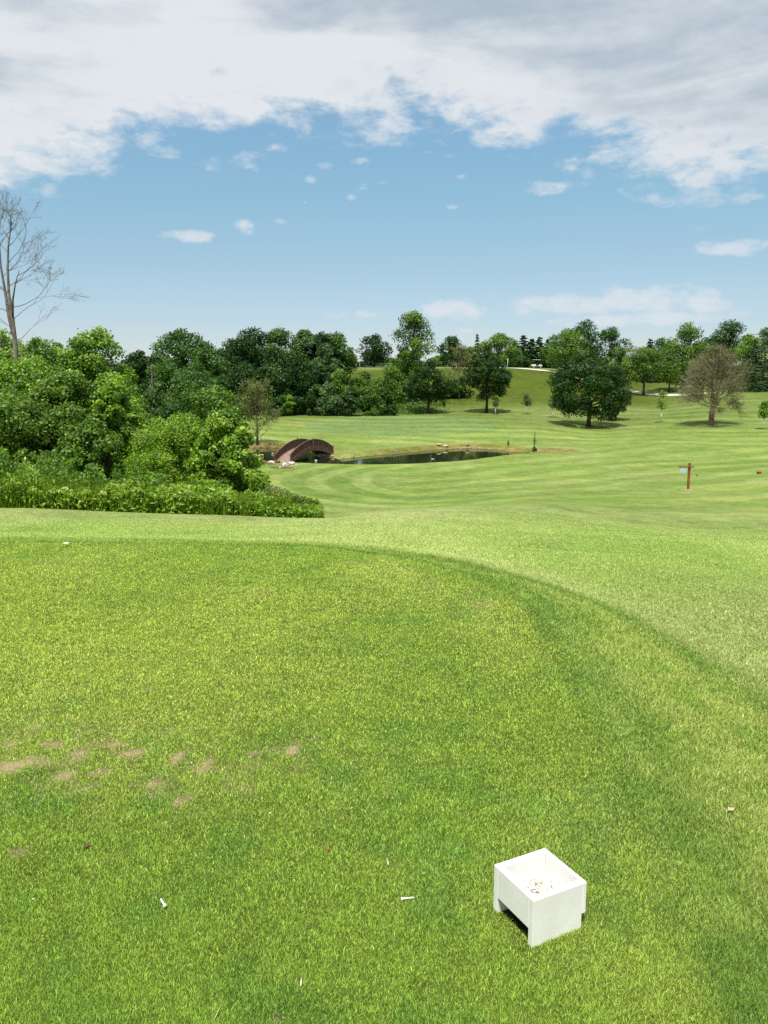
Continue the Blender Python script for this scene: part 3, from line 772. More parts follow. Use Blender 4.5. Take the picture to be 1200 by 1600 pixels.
    for p_, c_ in stops[1:-1]:
        k_ = e.new(p_); k_.color = (*[q / 1.4 for q in c_], 1)
    sc_ = t.node('ShaderNodeVectorMath', operation='SCALE', i_0=ramp.outputs[0]); sc_.inputs['Scale'].default_value = 1.4
    skyc = t.mix(1.0, sky.outputs[0], sc_.outputs[0], 'MULTIPLY')
    base = t.mix(t.math('MULTIPLY', veil, .55), skyc, (5.0, 5.9, 6.6))
    fac = t.math('MULTIPLY', mask, t.step(z, -.02, .02))
    c = t.mix(fac, base, cl)
    t.l.new(c, bg.inputs[0]); bg.inputs[1].default_value = .08
    t.l.new(bg.outputs[0], out.inputs[0])
    L = bpy.data.lights.new('sun', 'SUN'); L.energy = 4.2; L.angle = RAD(.55); L.color = (1, .955, .88)
    o = bpy.data.objects.new('sun', L); COL.objects.link(o)
    o.rotation_euler = SUN.to_track_quat('Z', 'Y').to_euler()

def build_camera():
    c = bpy.data.cameras.new('camera'); o = bpy.data.objects.new('camera', c); COL.objects.link(o)
    c.sensor_fit = 'VERTICAL'; c.sensor_height = 24; c.lens = F / 1600 * 24; c.clip_end = 6000; c.clip_start = .05
    o.location = (0, 0, EYE); o.rotation_euler = (RAD(90) - PITCH, 0, 0)
    S.camera = o

# ------------------------------------------------------------------ the box of broken tees
def scuffed_white():
    m, t, out = new_mat('scuffed_white_paint')
    tc = t.node('ShaderNodeTexCoord').outputs['Object']
    c = t.mix(t.step(t.noise(tc, 9, 5, .6), .35, .7), (.74, .73, .70), (.80, .795, .78))
    sc = t.step(t.noise(tc, 26, 6, .75, .8), .64, .72)
    c = t.mix(t.math('MULTIPLY', sc, .55), c, (.50, .45, .34))
    mp = t.node('ShaderNodeMapping'); mp.inputs['Scale'].default_value = (6, 6, 60); t.l.new(tc, mp.inputs[0])
    g = t.noise(mp.outputs[0], 3.0, 4, .6)
    b = t.node('ShaderNodeBsdfPrincipled', i_Base_Color=c, i_Roughness=.5); b.inputs['Specular IOR Level'].default_value = .35
    bn = t.node('ShaderNodeBump', i_Strength=.05, i_Height=g); bn.inputs['Distance'].default_value = .002
    t.l.new(bn.outputs[0], b.inputs['Normal']); t.l.new(b.outputs[0], out.inputs[0])
    return m
M['white'] = scuffed_white()

def build_box():
    Fp, Rp, Lp = Vector((.4335, 2.034)), Vector((.605, 2.121)), Vector((.331, 2.203))
    c = (Rp + Lp) / 2; ang = math.atan2(Rp.y - Fp.y, Rp.x - Fp.x)
    s = .195; h = .150; th = .021; gap = .050
    z = tz(c.x, c.y)
    e = empty('tee_box', (c.x, c.y, z), ang, label='small square white wooden box on the tee holding broken golf tees', cat='box')
    # local x: front corner -> right corner; local y: front corner -> left corner
    for sy in (-1, 1):      # the end boards reach the ground
        b = MB(); b.box((-.007, sy * (s - th) / 2, h / 2 - .0105), (s - .014, th, h + .019)); b.build('end_board', M['white'], e, bevel=.002, seg=3)
    # near side board fits between them, far one covers their ends; both stop short of the ground
    b = MB(); b.box((-(s - th) / 2 + .0004, 0, gap + (h - gap) / 2 - .0008), (th, s - 2 * th - .0006, h - gap - .001)); b.build('side_board', M['white'], e, bevel=.002, seg=3)
    b = MB(); b.box(((s - .014) / 2 + .0003, 0, gap + (h - gap) / 2 - .0006), (.014, s + .0015, h - gap)); b.build('side_board', M['white'], e, bevel=.0025, seg=3)
    b = MB(); b.box(((th - .014) / 2, 0, gap + .022), (s - th - .014 - .001, s - 2 * th - .001, .020)); b.build('floor_board', M['grime'], e)
    rng = random.Random(5)
    ins = s / 2 - th - .012
    R = Matrix.Rotation(ang, 3, 'Z')
    k = 0
    lay = 0
    while k < 60:
        px_, py_ = rng.uniform(-ins, ins), rng.uniform(-ins, ins * .9)
        L = rng.uniform(.018, .042); a = rng.gauss(.9, .7)
        ex, ey = px_ + math.cos(a) * L, py_ + math.sin(a) * L
        if abs(ex) > ins + .004 or abs(ey) > ins + .004: continue
        z0 = gap + .0345 + .0042 * (k // 12) + rng.uniform(0, .001)
        p0 = R @ Vector((px_, py_, z0)); p1 = R @ Vector((ex, ey, z0 + rng.uniform(-.001, .004)))
        o3 = Vector((c.x, c.y, z))
        blue = (k == 41)
        m = 'tee_blue' if blue else ('tee_tan' if k % 9 == 0 else 'tee_white')
        lab = {'tee_blue': 'pale blue broken golf tee lying among the white ones in the box',
               'tee_tan': 'tan broken golf tee lying in the white box',
               'tee_white': 'white broken golf tee lying in the white box'}[m]
        b = MB(); p0l = p0 * 0; dv = p1 - p0
        b.tube([(0, 0, 0), dv * .12, dv * .2, dv * .85, dv], [.0052, .0045, .0024, .0022, .0006], 7)
        o = b.build('broken_tee', M[m], smooth=True); o.location = p0 + o3
        tag(o, lab, 'golf tee', 'broken golf tees in the white box')
        k += 1

def ground_bit(px, row, name, label, cat, mat, L, ang, r=.0024, head=False, group=None, lift=.012, flat=False):
    X, Y = pwpt(px, row, 0.01)
    z = tz(X, Y) + lift
    d = Vector((math.cos(ang), math.sin(ang), .12)) * L
    b = MB()
    if flat:
        q = Vector((-math.sin(ang), math.cos(ang), 0)) * L * .38
        up = Vector((0, 0, L * .12))
        a0 = Vector((0, 0, 0))
        b.add([a0, d * .35 + q + up, d * .75 + q * .8, d + up, d * .7 - q * .7, d * .3 - q + up, d * .5 - up * .5],
              [(0, 6, 1), (1, 6, 2), (2, 6, 3), (3, 6, 4), (4, 6, 5), (5, 6, 0)])
        o = b.build(name, M[mat]); m = o.modifiers.new('s', 'SOLIDIFY'); m.thickness = .0012
    else:
        if head: b.tube([(0, 0, 0), d * .03, d * .10, d * .2, d * .3, d * .88, d], [r * 2.1, r * 2.3, r * 2.0, r * 1.3, r, r * .9, r * .25], 10)
        else: b.tube([(0, 0, 0), d * .5, d], [r * .8, r, r * .5], 7)
        o = b.build(name, M[mat], smooth=True)
    o.location = (X, Y, z)
    return tag(o, label, cat, group)

def build_bits():
    ground_bit(258, 1417, 'golf_tee', 'white golf tee lying on the grass at lower left', 'golf tee', 'tee_white', .038, 2.2, r=.0029, head=True)
    ground_bit(627, 1405, 'golf_tee', 'pale brown tipped golf tee lying sideways left of the white box', 'golf tee', 'tee_white', .042, .0, r=.0022, head=True)
    ground_bit(607, 1352, 'golf_tee_stub', 'short tan broken tee above the sideways golf tee', 'golf tee', 'tee_tan', .024, 1.7)
    ground_bit(470, 1542, 'golf_tee_stub', 'tan broken tee standing among blades at bottom centre', 'golf tee', 'tee_tan', .026, 1.6)
    ground_bit(511, 1330, 'fallen_leaf', 'small red leaf fragment on the grass', 'leaf', 'leaf_red', .014, 1.1, flat=True, lift=.014)
    ground_bit(1138, 1249, 'fallen_leaf', 'tan dead leaf on the darker grass at right', 'leaf', 'leaf_tan', .03, .2, flat=True, lift=.02)
    ground_bit(95, 853, 'fallen_leaf', 'large pale green leaf on the far edge of the tee', 'leaf', 'leaf_pale', .10, .1, flat=True, lift=.03)
    ground_bit(334, 1595, 'straw', 'long thin dry stalk at the bottom of the tee', 'stalk', 'straw', .055, 1.35, r=.0012)
    ground_bit(660, 1366, 'fallen_petal', 'tiny yellow petal right of the tan broken tee', 'petal', 'straw', .008, .1, flat=True, lift=.014)
    ground_bit(50, 1407, 'fallen_petal', 'tiny pale petal far left of the white golf tee', 'petal', 'leaf_pale', .008, .5, flat=True, lift=.014)
    ground_bit(298, 1193, 'fallen_petal', 'tiny white petal between two bare divots', 'petal', 'tee_white', .007, .5, flat=True, lift=.014)
    ground_bit(421, 1272, 'fallen_petal', 'tiny white petal right of the lowest bare divot', 'petal', 'tee_white', .007, .7, flat=True, lift=.014)
    ground_bit(422, 1273 - 190, 'fallen_twig', 'short dark twig above the row of divots', 'twig', 'bark', .02, .5)
    ground_bit(130, 1325, 'bark_chip', 'dark brown bark chip in a hole in the grass', 'bark chip', 'mulch', .028, 1.0, flat=True, lift=.010)

# ------------------------------------------------------------------ bridge, rocks, sign and markers
def build_bridge():
    A = Vector((-7.65, 59.3, -4.18)); B = Vector((-4.95, 67.0, -4.18))
    d = B - A; L = d.length; ang = math.atan2(d.y, d.x); mid = (A + B) / 2
    e = empty('footbridge', (mid.x, mid.y, WATER), ang, label='small arched brown wooden footbridge over the pond', cat='bridge')
    W = .62; N = 25
    def arc(t): return .24 + .80 * (1 - (2 * t - 1) ** 2) ** .95
    def X(t): return (t - .5) * L
    def ribbon(y0, y1, lo, hi, t0=0, t1=1, n=N):
        b = MB()
        ts = [t0 + (t1 - t0) * i / n for i in range(n + 1)]
        v = []
        for t in ts:
            v += [(X(t), y0, lo(t)), (X(t), y1, lo(t)), (X(t), y1, hi(t)), (X(t), y0, hi(t))]
        f = [(0, 1, 2, 3)]
        for i in range(n):
            k = i * 4
            for j in range(4): f.append((k + j, k + 4 + j, k + 4 + (j + 1) % 4, k + (j + 1) % 4))
        k = n * 4; f.append((k + 3, k + 2, k + 1, k))
        b.add(v, f); return b
    ribbon(-W + .05, W - .05, lambda t: arc(t) - .06, arc).build('deck', M['bridge_floor'], e)
    for s in (-1, 1):
        y = s * W
        b = ribbon(y - .045, y + .045, lambda t: arc(t) - .28, lambda t: arc(t) + .07)
        b.build('arch_beam', M['bridge'], e)
        r = ribbon(y - .04, y + .04, lambda t: arc(t) + .50 + .10 * math.sin(math.pi * t), lambda t: arc(t) + .57 + .10 * math.sin(math.pi * t))
        nb = 74
        for k in range(nb):
            t = (k + .5) / nb
            zt = arc(t) + .505 + .10 * math.sin(math.pi * t)
            r.box((X(t), y, (arc(t) + .07 + zt) / 2), (.066, .028, zt - arc(t) - .07))
        ra = r.build('railing', M['bridge'], e)
        for t in (.006, .5, .994):
            p = MB(); hh = arc(t) + .66 + .10 * math.sin(math.pi * t)
            lo = (arc(t) - .26) if t == .5 else 0.0; p.box((X(t), y + s * .075, (hh + lo) / 2), (.09, .055, hh - lo)); p.build('post', M['bridge'], e)
    for s in (-1, 1):
        b = MB(); b.box((s * (L / 2 - .12), 0, -.05), (.42, 2 * W + .1, .56)); b.build('footing', M['rock_white' if s > 0 else 'bridge_floor'], e, bevel=.03)

def rock(px, row, size, mat, label, seed, flat=.65, group='boulders around the pond', cat='rock', z0=None, Y=None):
    Y = Y or ybase(px, row, 40)
    X, Y, z = place(px, Y)
    if z < WATER: z = WATER - .02
    import bmesh
    bm = bmesh.new(); bmesh.ops.create_icosphere(bm, subdivisions=3, radius=1)
    r = random.Random(seed)
    ax = [Vector([r.gauss(0, 1) for _ in range(3)]).normalized() for _ in range(11)]
    off = [r.uniform(.55, .9) for _ in ax]
    for v in bm.verts:
        p = v.co.copy()
        for a, o in zip(ax, off):
            q = p.dot(a)
            if q > o: p -= a * (q - o) * .9
        p.x *= size * r.uniform(.98, 1.02); p.y *= size * .8; p.z *= size * flat
        v.co = p
    me = bpy.data.meshes.new('rock'); bm.to_mesh(me); bm.free(); me.materials.append(M[mat])
    o = bpy.data.objects.new('rock', me); COL.objects.link(o); o.location = (X, Y, z + size * flat * .35); o.rotation_euler = (0, 0, r.uniform(0, 6))
    return tag(o, label, cat, group)

def build_rocks():
    rock(445, 730, .30, 'rock_white', 'tall pale grey boulder in front of the bridge end', 1, .95)
    rock(456, 725.5, .34, 'rock_white', 'broad white flat boulder right of the bridge foot', 2, .45)
    rock(425, 725.5, .36, 'rock_white', 'cream boulder left of the bridge foot', 3, .6)
    rock(433, 723.5, .27, 'rock_red', 'dark red boulder touching the left side of the bridge foot', 4, .7)
    rock(417, 724, .30, 'rock_red', 'leftmost dark red boulder beside the shrubs', 5, .6)
    rock(427, 720.5, .17, 'rock_pink', 'small pink stone on top of the cream boulder', 6, .9)
    rock(451, 727.5, .22, 'rock_pink', 'pink stone between the grey and white boulders', 7, .6)
    rock(438, 731.5, .13, 'rock_white', 'small white stone left of the tall grey boulder', 8, .7)
    rock(464, 727.2, .22, 'rock_tan', 'flat tan stone right of the white boulder', 9, .4)
    rock(409, 719, .22, 'rock_tan', 'pale stone half hidden by the shrubs', 10, .8)
    rock(494, 718, .13, 'rock_white', 'small white stone in the water under the bridge', 11, .9, Y=62.5)
    rock(513, 713, .22, 'rock_white', 'pale stone under the far end of the bridge', 12, .6)
    for i, (px, row, s, m, lab) in enumerate([
        (687, 696.5, .38, 'rock_tan', 'broad sandy rock on the far bank, left of the pink one'), (696, 697.5, .32, 'rock_tan', 'small sandy rock beside the broad one on the far bank'),
        (731, 696, .34, 'rock_pink', 'upright pinkish rock on the far bank of the pond'), (618, 706, .24, 'rock_pink', 'reddish rock on the far bank in line with the pond centre'),
        (520, 713.5, .24, 'rock_tan', 'golden stone just right of the bridge end'), (535, 715, .2, 'rock_tan', 'second golden stone right of the bridge end'),
        (551, 714, .20, 'rock_pink', 'rusty stone at the waterline left of the sky reflection'), 
]):
        rock(px, row, s, m, lab, 30 + i, .5)
    # pale flat ledge along the far shore
    b = MB()
    rng = random.Random(3)
    for i in range(60):
        t = i / 59; px = 690 + 75 * t; X, Y = pwpt(px, 702.3 - 1.0 * math.sin(t * 3.1), WATER)
        b.box((X + rng.uniform(-.1, .1), Y + .3 + rng.uniform(-.1, .2), WATER + .04), (rng.uniform(.12, .35), rng.uniform(.12, .3), .12), rng.uniform(0, 3))
    tag(b.build('gravel', M['rock_tan'], bevel=.02), 'pale gravel along the far shore of the pond', 'gravel', kind='stuff')
    # duck-like white speck on the water is a floating leaf
    o = MB(); X, Y = pwpt(676, 717.5, WATER); o.box((0, 0, .02), (.26, .12, .05), .2)
    q = o.build('floating_debris', M['rock_white'], bevel=.02); q.location = (X, Y, WATER); tag(q, 'small white speck floating on the pond', 'debris')

def build_markers():
    Y = ybase(1075, 766, 15, 60)
    X, Y, z = place(1075, Y); m = Y / F
    e = empty('tee_sign', (X, Y, z), RAD(-6), label='rust red wooden sign post with crossbar and hanging pale plate', cat='sign post')
    H = 43 * m
    b = MB(); b.box((0, 0, H / 2 - .1), (3.3 * m, 3.3 * m, H + .2)); b.build('post', M['redwood'], e, bevel=.006)
    b = MB(); b.box((-5 * m, -2.7 * m, H - 6 * m), (23 * m, 1.8 * m, 2.2 * m)); b.build('crossbar', M['redwood'], e, bevel=.005)
    b = MB(); b.box((-10 * m, -3.3 * m, H - 12 * m), (10.5 * m, .012, 6.5 * m)); p = b.build('sign_plate', M['sign'], e, bevel=.003)
    for dx in (-14, -6.5):
        h = MB(); h.tube([(dx * m, -3.3 * m, H - 7 * m), (dx * m, -3.3 * m, H - 9 * m)], .006, 6); h.build('hook', M['cart_black'], p)
    def ring(px, Y, r, mat, label, seed):
        X, Y, z = place(px, Y); rg = random.Random(seed); b = MB(); n = 22
        v = [(0, 0, .05)]; f = []
        for j, (q, hh) in enumerate([(.55, .045), (.85, .03), (1.0, -.04)]):
            for k in range(n):
                a = 2 * math.pi * k / n; rr = r * q * rg.uniform(.9, 1.08)
                xx, yy = rr * math.cos(a), rr * math.sin(a)
                v.append((xx, yy, tz(X + xx, Y + yy) - z + hh))
        for k in range(n): f.append((0, 1 + k, 1 + (k + 1) % n))
        for j in range(2):
            for k in range(n): f.append((1 + j*n + k, 1 + (j+1)*n + k, 1 + (j+1)*n + (k+1) % n, 1 + j*n + (k+1) % n))
        b.add(v, f); o = b.build('mulch', M[mat]); o.location = (X, Y, z)
        tag(o, label, 'mulch', kind='stuff')
    ring(1074, Y, 12 * m, 'mulch_tan', 'worn ring of mulch around the sign post', 1)
    ring(1112, ybase(1112, 665, 60), .55, 'mulch_tan', 'bare earth around the foot of the leafless tree', 2)
    ring(440, ybase(440, 731, 40), .9, 'mulch', 'reddish mulch bed below the boulders', 3)
    for px, row, w, lab in [(1186, 740.5, 8, 'red tee marker block at the right edge of the lawn'), (1089, 743.5, 3.4, 'small dark red tee marker just right of the sign post')]:
        Y = ybase(px, row, 15, 70); X, Y, z = place(px, Y); m = Y / F
        e = empty('tee_marker', (X, Y, z), RAD(35), label=lab, cat='tee marker', group='tee markers near the sign post')
        b = MB(); b.box((0, 0, w * .24 * m + .01), (w * .85 * m, w * .6 * m, w * .48 * m)); b.build('body', M['red'], e, bevel=.012)
        b = MB(); b.box((-w * .428 * m, 0, w * .24 * m + .01), (.012, w * .5 * m, w * .38 * m)); b.build('shaded_end', M['mulch'], e, bevel=.004)  # dark sheet on the left end, standing in for its shaded side
    for px, r0, r1, lab in [(793, 578, 560, 'thin white marker post at the left end of the cart path'), (622, 577, 569, 'short white post on the hilltop left of the tall tree'), (562, 576, 566, 'thin pale post beside the hilltop shelter')]:
        Y = 172 if px == 793 else 186
        X, Y, z = place(px, Y); H = (zrow(r1, Y) - z); b = MB()
        b.tube([(0, 0, -.3), (0, 0, H * .5), (0, 0, H)], [.05, .05, .045], 8); b.tube([(0, 0, H), (0, 0, H + .05)], [.06, .02], 8)
        o = b.build('marker_post', M['guard'], smooth=True); o.location = (X, Y, z)
        tag(o, lab, 'post', 'white marker posts')

def build_path():
    # pale cart path winding over the hill
    pts = [(770, 577.5, 176), (800, 578.2, 176), (825, 580.5, 172), (850, 583, 169), (875, 585.2, 166), (900, 589, 162), (930, 595, 158), (960, 600, 154), (985, 606, 150.5), (1005, 610, 147.5), (1025, 613.5, 145.5), (1042, 616, 144), (1075, 618, 142), (1130, 619, 141)]
    pr = []
    for px, r, Y in pts:
        Yb = Y
        pr.append(place(px, Yb))
    P = [Vector(p) for p in pr]; dense = []
    for i in range(len(P) - 1):
        p0, p1, p2, p3 = P[max(i-1, 0)], P[i], P[i+1], P[min(i+2, len(P)-1)]
        for k in range(10):
            t = k / 10
            dense.append(.5 * ((2 * p1) + (p2 - p0) * t + (2*p0 - 5*p1 + 4*p2 - p3) * t * t + (3*p1 - p0 - 3*p2 + p3) * t ** 3))
    v = []; f = []; w = 1.5
    for i, p in enumerate(dense):
        q = dense[min(i + 1, len(dense) - 1)] - dense[max(i - 1, 0)]; nrm = Vector((-q.y, q.x, 0)).normalized()
        for k in range(5):
            s = (k / 4 - .5) * 2 * w; x, y = p.x + nrm.x * s, p.y + nrm.y * s
            v.append((x, y, tz(x, y) + .05))
        if i:
            for k in range(4): a = (i - 1) * 5 + k; f.append((a, a + 5, a + 6, a + 1))
    tag(mesh_obj('cart_path', v, f, M['concrete'], smooth=True), kind='structure')

def build_cart():
    X, Y, z = place(838, 186)
    e = empty('golf_cart', (X, Y, z), RAD(8), label='white golf cart with dark seat and flat roof parked on the hilltop', cat='golf cart')
    b = MB()
    prof = [(-1.15, .38), (-1.15, .72), (-.95, .82), (-.30, .80), (-.22, .45), (.45, .42), (.70, .80), (1.05, .74), (1.22, .55), (1.22, .36)]
    n = len(prof); v = [(p[0], -.55, p[1]) for p in prof] + [(p[0], .55, p[1]) for p in prof]
    b.add(v, [tuple(range(n)), tuple(range(2 * n - 1, n - 1, -1))] + [(i, i + n, (i + 1) % n + n, (i + 1) % n) for i in range(n)])
    b.build('body', M['cart_white'], e, bevel=.03)
    b = MB(); b.box((-.55, 0, .87), (.5, 1.0, .12)); b.box((-.85, 0, 1.12), (.10, 1.0, .42)); b.build('seat', M['cart_black'], e, bevel=.03)
    b = MB(); b.box((-.05, 0, 1.86), (1.75, 1.15, .07)); b.build('roof', M['cart_white'], e, bevel=.03)
    for sx, sy in ((-.95, -.5), (-.95, .5), (.75, -.5), (.75, .5)):
        b = MB(); b.tube([(sx, sy, .72), (sx - .08 * (1 if sx > 0 else -1), sy, 1.84)], .025, 6); b.build('roof_post', M['cart_black'], e)
    for sx in (-.78, .82):
        for sy in (-.52, .52):
            b = MB(); b.tube([(sx, sy - .09, .24), (sx, sy + .09, .24)], .24, 18); w = b.build('wheel', M['cart_black'], e, smooth=False)
            h = MB(); s = 1 if sy > 0 else -1; h.tube([(sx, sy + s * .092, .24), (sx, sy + s * .10, .24)], .12, 12); h.build('hub', M['cart_white'], w)
    b = MB(); b.tube([(.52, -.25, .8), (.30, -.25, 1.05)], .02, 6); b.tube([(.30 + .0, -.25 + .17 * math.cos(a / 10 * 6.283), 1.05 + .17 * math.sin(a / 10 * 6.283)) for a in range(11)], .015, 5); b.build('steering_wheel', M['cart_black'], e)

def build_shelter():
    X, Y, z = place(548, 186); m = Y / F
    e = empty('picnic_shelter', (X, Y, z), .35, label='small open shelter with pale hipped roof on the hilltop', cat='shelter')
    zt = zrow(564.5, Y) - z; ze = zrow(570.5, Y) - z; w = 8.0 * m
    b = MB(); b.add([(-w, -w, ze), (w, -w, ze), (w, w, ze), (-w, w, ze), (-.3 * w, -.1 * w, zt), (.3 * w, -.1 * w, zt), (.3 * w, .1 * w, zt), (-.3 * w, .1 * w, zt), (-w, -w, ze - .12), (w, -w, ze - .12), (w, w, ze - .12), (-w, w, ze - .12)],
        [(0, 1, 5, 4), (1, 2, 6, 5), (2, 3, 7, 6), (3, 0, 4, 7), (4, 5, 6, 7), (0, 8, 9, 1), (1, 9, 10, 2), (2, 10, 11, 3), (3, 11, 8, 0), (8, 11, 10, 9)])
    b.build('roof', M['roof_thatch'], e)
    for sx in (-.5, .5):
        for sy in (-.5, .5):
            p = MB(); p.tube([(sx * w, sy * w, -.2), (sx * w, sy * w, ze - .05)], .11, 8); p.build('post', M['guard'], e)
    X, Y, z = place(990, 232); m = Y / F
    e = empty('house', (X, Y, z), .5, label='house with pale walls and grey roof half hidden behind the trees', cat='house')
    zr = zrow(550, Y) - z; zw = zr - 2.6; a, c = 6.5, 4.2
    b = MB(); b.box((0, 0, zw / 2), (2 * a - .6, 2 * c - .6, zw)); b.add([(-a + .3, -c + .3, zw), (-a + .3, c - .3, zw), (-a + .3, 0, zr - .25), (a - .3, -c + .3, zw), (a - .3, c - .3, zw), (a - .3, 0, zr - .25)], [(0, 1, 2), (3, 5, 4)])
    b.build('wall', M['wall_pale'], e)
    b = MB(); b.add([(-a, -c, zw - .15), (a, -c, zw - .15), (a, 0, zr), (-a, 0, zr), (-a, c, zw - .15), (a, c, zw - .15), (-a, -c, zw - .35), (a, -c, zw - .35), (a, 0, zr - .2), (-a, 0, zr - .2), (-a, c, zw - .35), (a, c, zw - .35)],
        [(0, 1, 2, 3), (3, 2, 5, 4), (6, 9, 8, 7), (9, 10, 11, 8), (0, 6, 7, 1), (4, 5, 11, 10), (0, 3, 9, 6), (3, 4, 10, 9), (1, 7, 8, 2), (2, 8, 11, 5)])
    r = b.build('roof', M['roof_grey'], e)
    b = MB(); b.box((1.5, 1.0, zr - .1), (.8, .8, 1.4)); b.build('chimney', M['rock_pink'], r)
    for k in (-3.5, 0, 3.5):
        b = MB(); b.box((k, -c + .29, zw * .55), (1.2, .08, 1.3)); wf = b.build('window', M['guard'], e)
        b = MB(); b.box((k, -c + .24, zw * .55), (1.0, .04, 1.1)); b.build('pane', M['glass'], wf)
    # low grey shed on the hilltop behind the lone tree
    X, Y, z = place(592, 200); e = empty('shed', (X, Y, z), .1, label='low grey shed behind the lone hilltop tree', cat='shed')
    zt = zrow(569, Y) - z
    b = MB(); b.box((0, 0, zt / 2), (6.5, 3, zt)); b.build('wall', simple('shed_wall', (.16, .20, .20), .8), e)
    b = MB(); b.box((0, 0, zt + .08), (7.0, 3.5, .14)); b.build('roof', M['roof_grey'], e)

# ------------------------------------------------------------------ trees and shrubs
def build_dead_tree():
    Y = 29.0; X, Y, z = place(25, Y); m = Y / F
    rng = np.random.default_rng(14)
    e = empty('bare_tree', (X, Y, z), label='tall leafless dead tree rising over the shrubs at far left', cat='tree')
    def P(px, row, dy=0):
        za = zrow(row, Y); return Vector(((px - 600) / F * (Y * cp + (EYE - za) * sp) - X, dy, za - z))
    mb = MB(); tips = []
    main = [Vector((0, 0, -.2)), P(24, 610), P(25, 575), P(24, 540), P(20, 500), P(14, 460), P(12, 420), P(13, 385), P(16, 362), P(17, 335)]
    mr = [.125, .115, .105, .085, .065, .05, .04, .03, .018, .008]
    mb.tube(main, mr, 9)
    sec = [P(23, 530), P(12, 495, .1), P(4, 455, .2), P(-3, 415, .2), P(-4, 370, .1), P(0, 330, .1)]
    mb.tube(sec, [.07, .06, .048, .036, .022, .01], 8)
    third = [P(20, 500), P(24, 470, -.2), P(30, 445, -.3), P(38, 425, -.4)]
    mb.tube(third, [.045, .035, .022, .012], 6)
    br = MB()
    def twig(p, d, L, r, dep): branch_rec(br, rng, p, Vector(d), L, r, dep, .50, .07, .0042, tips, (2, 3), .15, .66, 4)
    axes = [(main, mr)]
    spots = [(main, 3.2, (1, .2, .55), 1.25, 3), (main, 3.6, (-.8, .5, .6), 1.0, 3), (main, 4.0, (.95, -.3, .35), 1.45, 4), (main, 4.5, (.9, .4, .5), 1.35, 4),
             (main, 5.0, (-.6, -.6, .7), 1.1, 4), (main, 5.3, (.85, .1, .55), 1.25, 4), (main, 5.9, (.3, .8, .6), 1.0, 4), (main, 6.2, (.75, -.2, .65), 1.1, 4), (main, 6.7, (-.7, .2, .7), .95, 4),
             (main, 7.0, (.75, .2, .75), 1.05, 4), (main, 7.5, (-.45, .4, .8), .8, 4), (main, 7.8, (.55, -.4, .85), .85, 4), (main, 8.3, (.2, .3, .9), .6, 3), (main, 8.8, (-.3, -.2, .9), .5, 3),
             (sec, 1.2, (-.9, .2, .5), 1.1, 3), (sec, 2.0, (-.7, -.4, .7), 1.2, 4), (sec, 2.6, (.5, .7, .6), .9, 3), (sec, 3.0, (-.8, .3, .6), 1.1, 4), (sec, 3.6, (.4, -.4, .8), .9, 4), (sec, 4.2, (-.6, .1, .8), .9, 4), (sec, 4.7, (.25, .2, .9), .7, 4),
             (main, 2.2, (.9, -.2, .25), .9, 3), (main, 2.5, (-.9, -.2, .4), .8, 3), (third, 2.6, (.9, 0, .3), .9, 4), (third, 2.0, (.6, .3, .6), .8, 3)]
    for ax, f, d, L, dep in spots:
        i = min(int(f), len(ax) - 2); twig(ax[i].lerp(ax[i + 1], f - i), d, L * .76, .015, dep)
    mb.build('trunk', M['bark_grey'], e, smooth=True); br.build('crown', M['twig'], e)
    fine_twigs(e, tips, rng, 1300, .16, 'twig', .05, .03)

def fine_twigs(e, tips, rng, n, L, mat, spread, w=.045):
    T = np.array([tuple(t) for t in tips]); i = rng.integers(0, len(T), n)
    P = T[i] + rng.normal(0, spread, (n, 3))
    V, f, tt = leaf_mesh(P, rng.normal(0, 1, (n, 3)), L, rng.random(n), rng, aspect=w, up=0)
    mesh_obj('twigs', V, f, M[mat], e, attrs={'tint': tt})

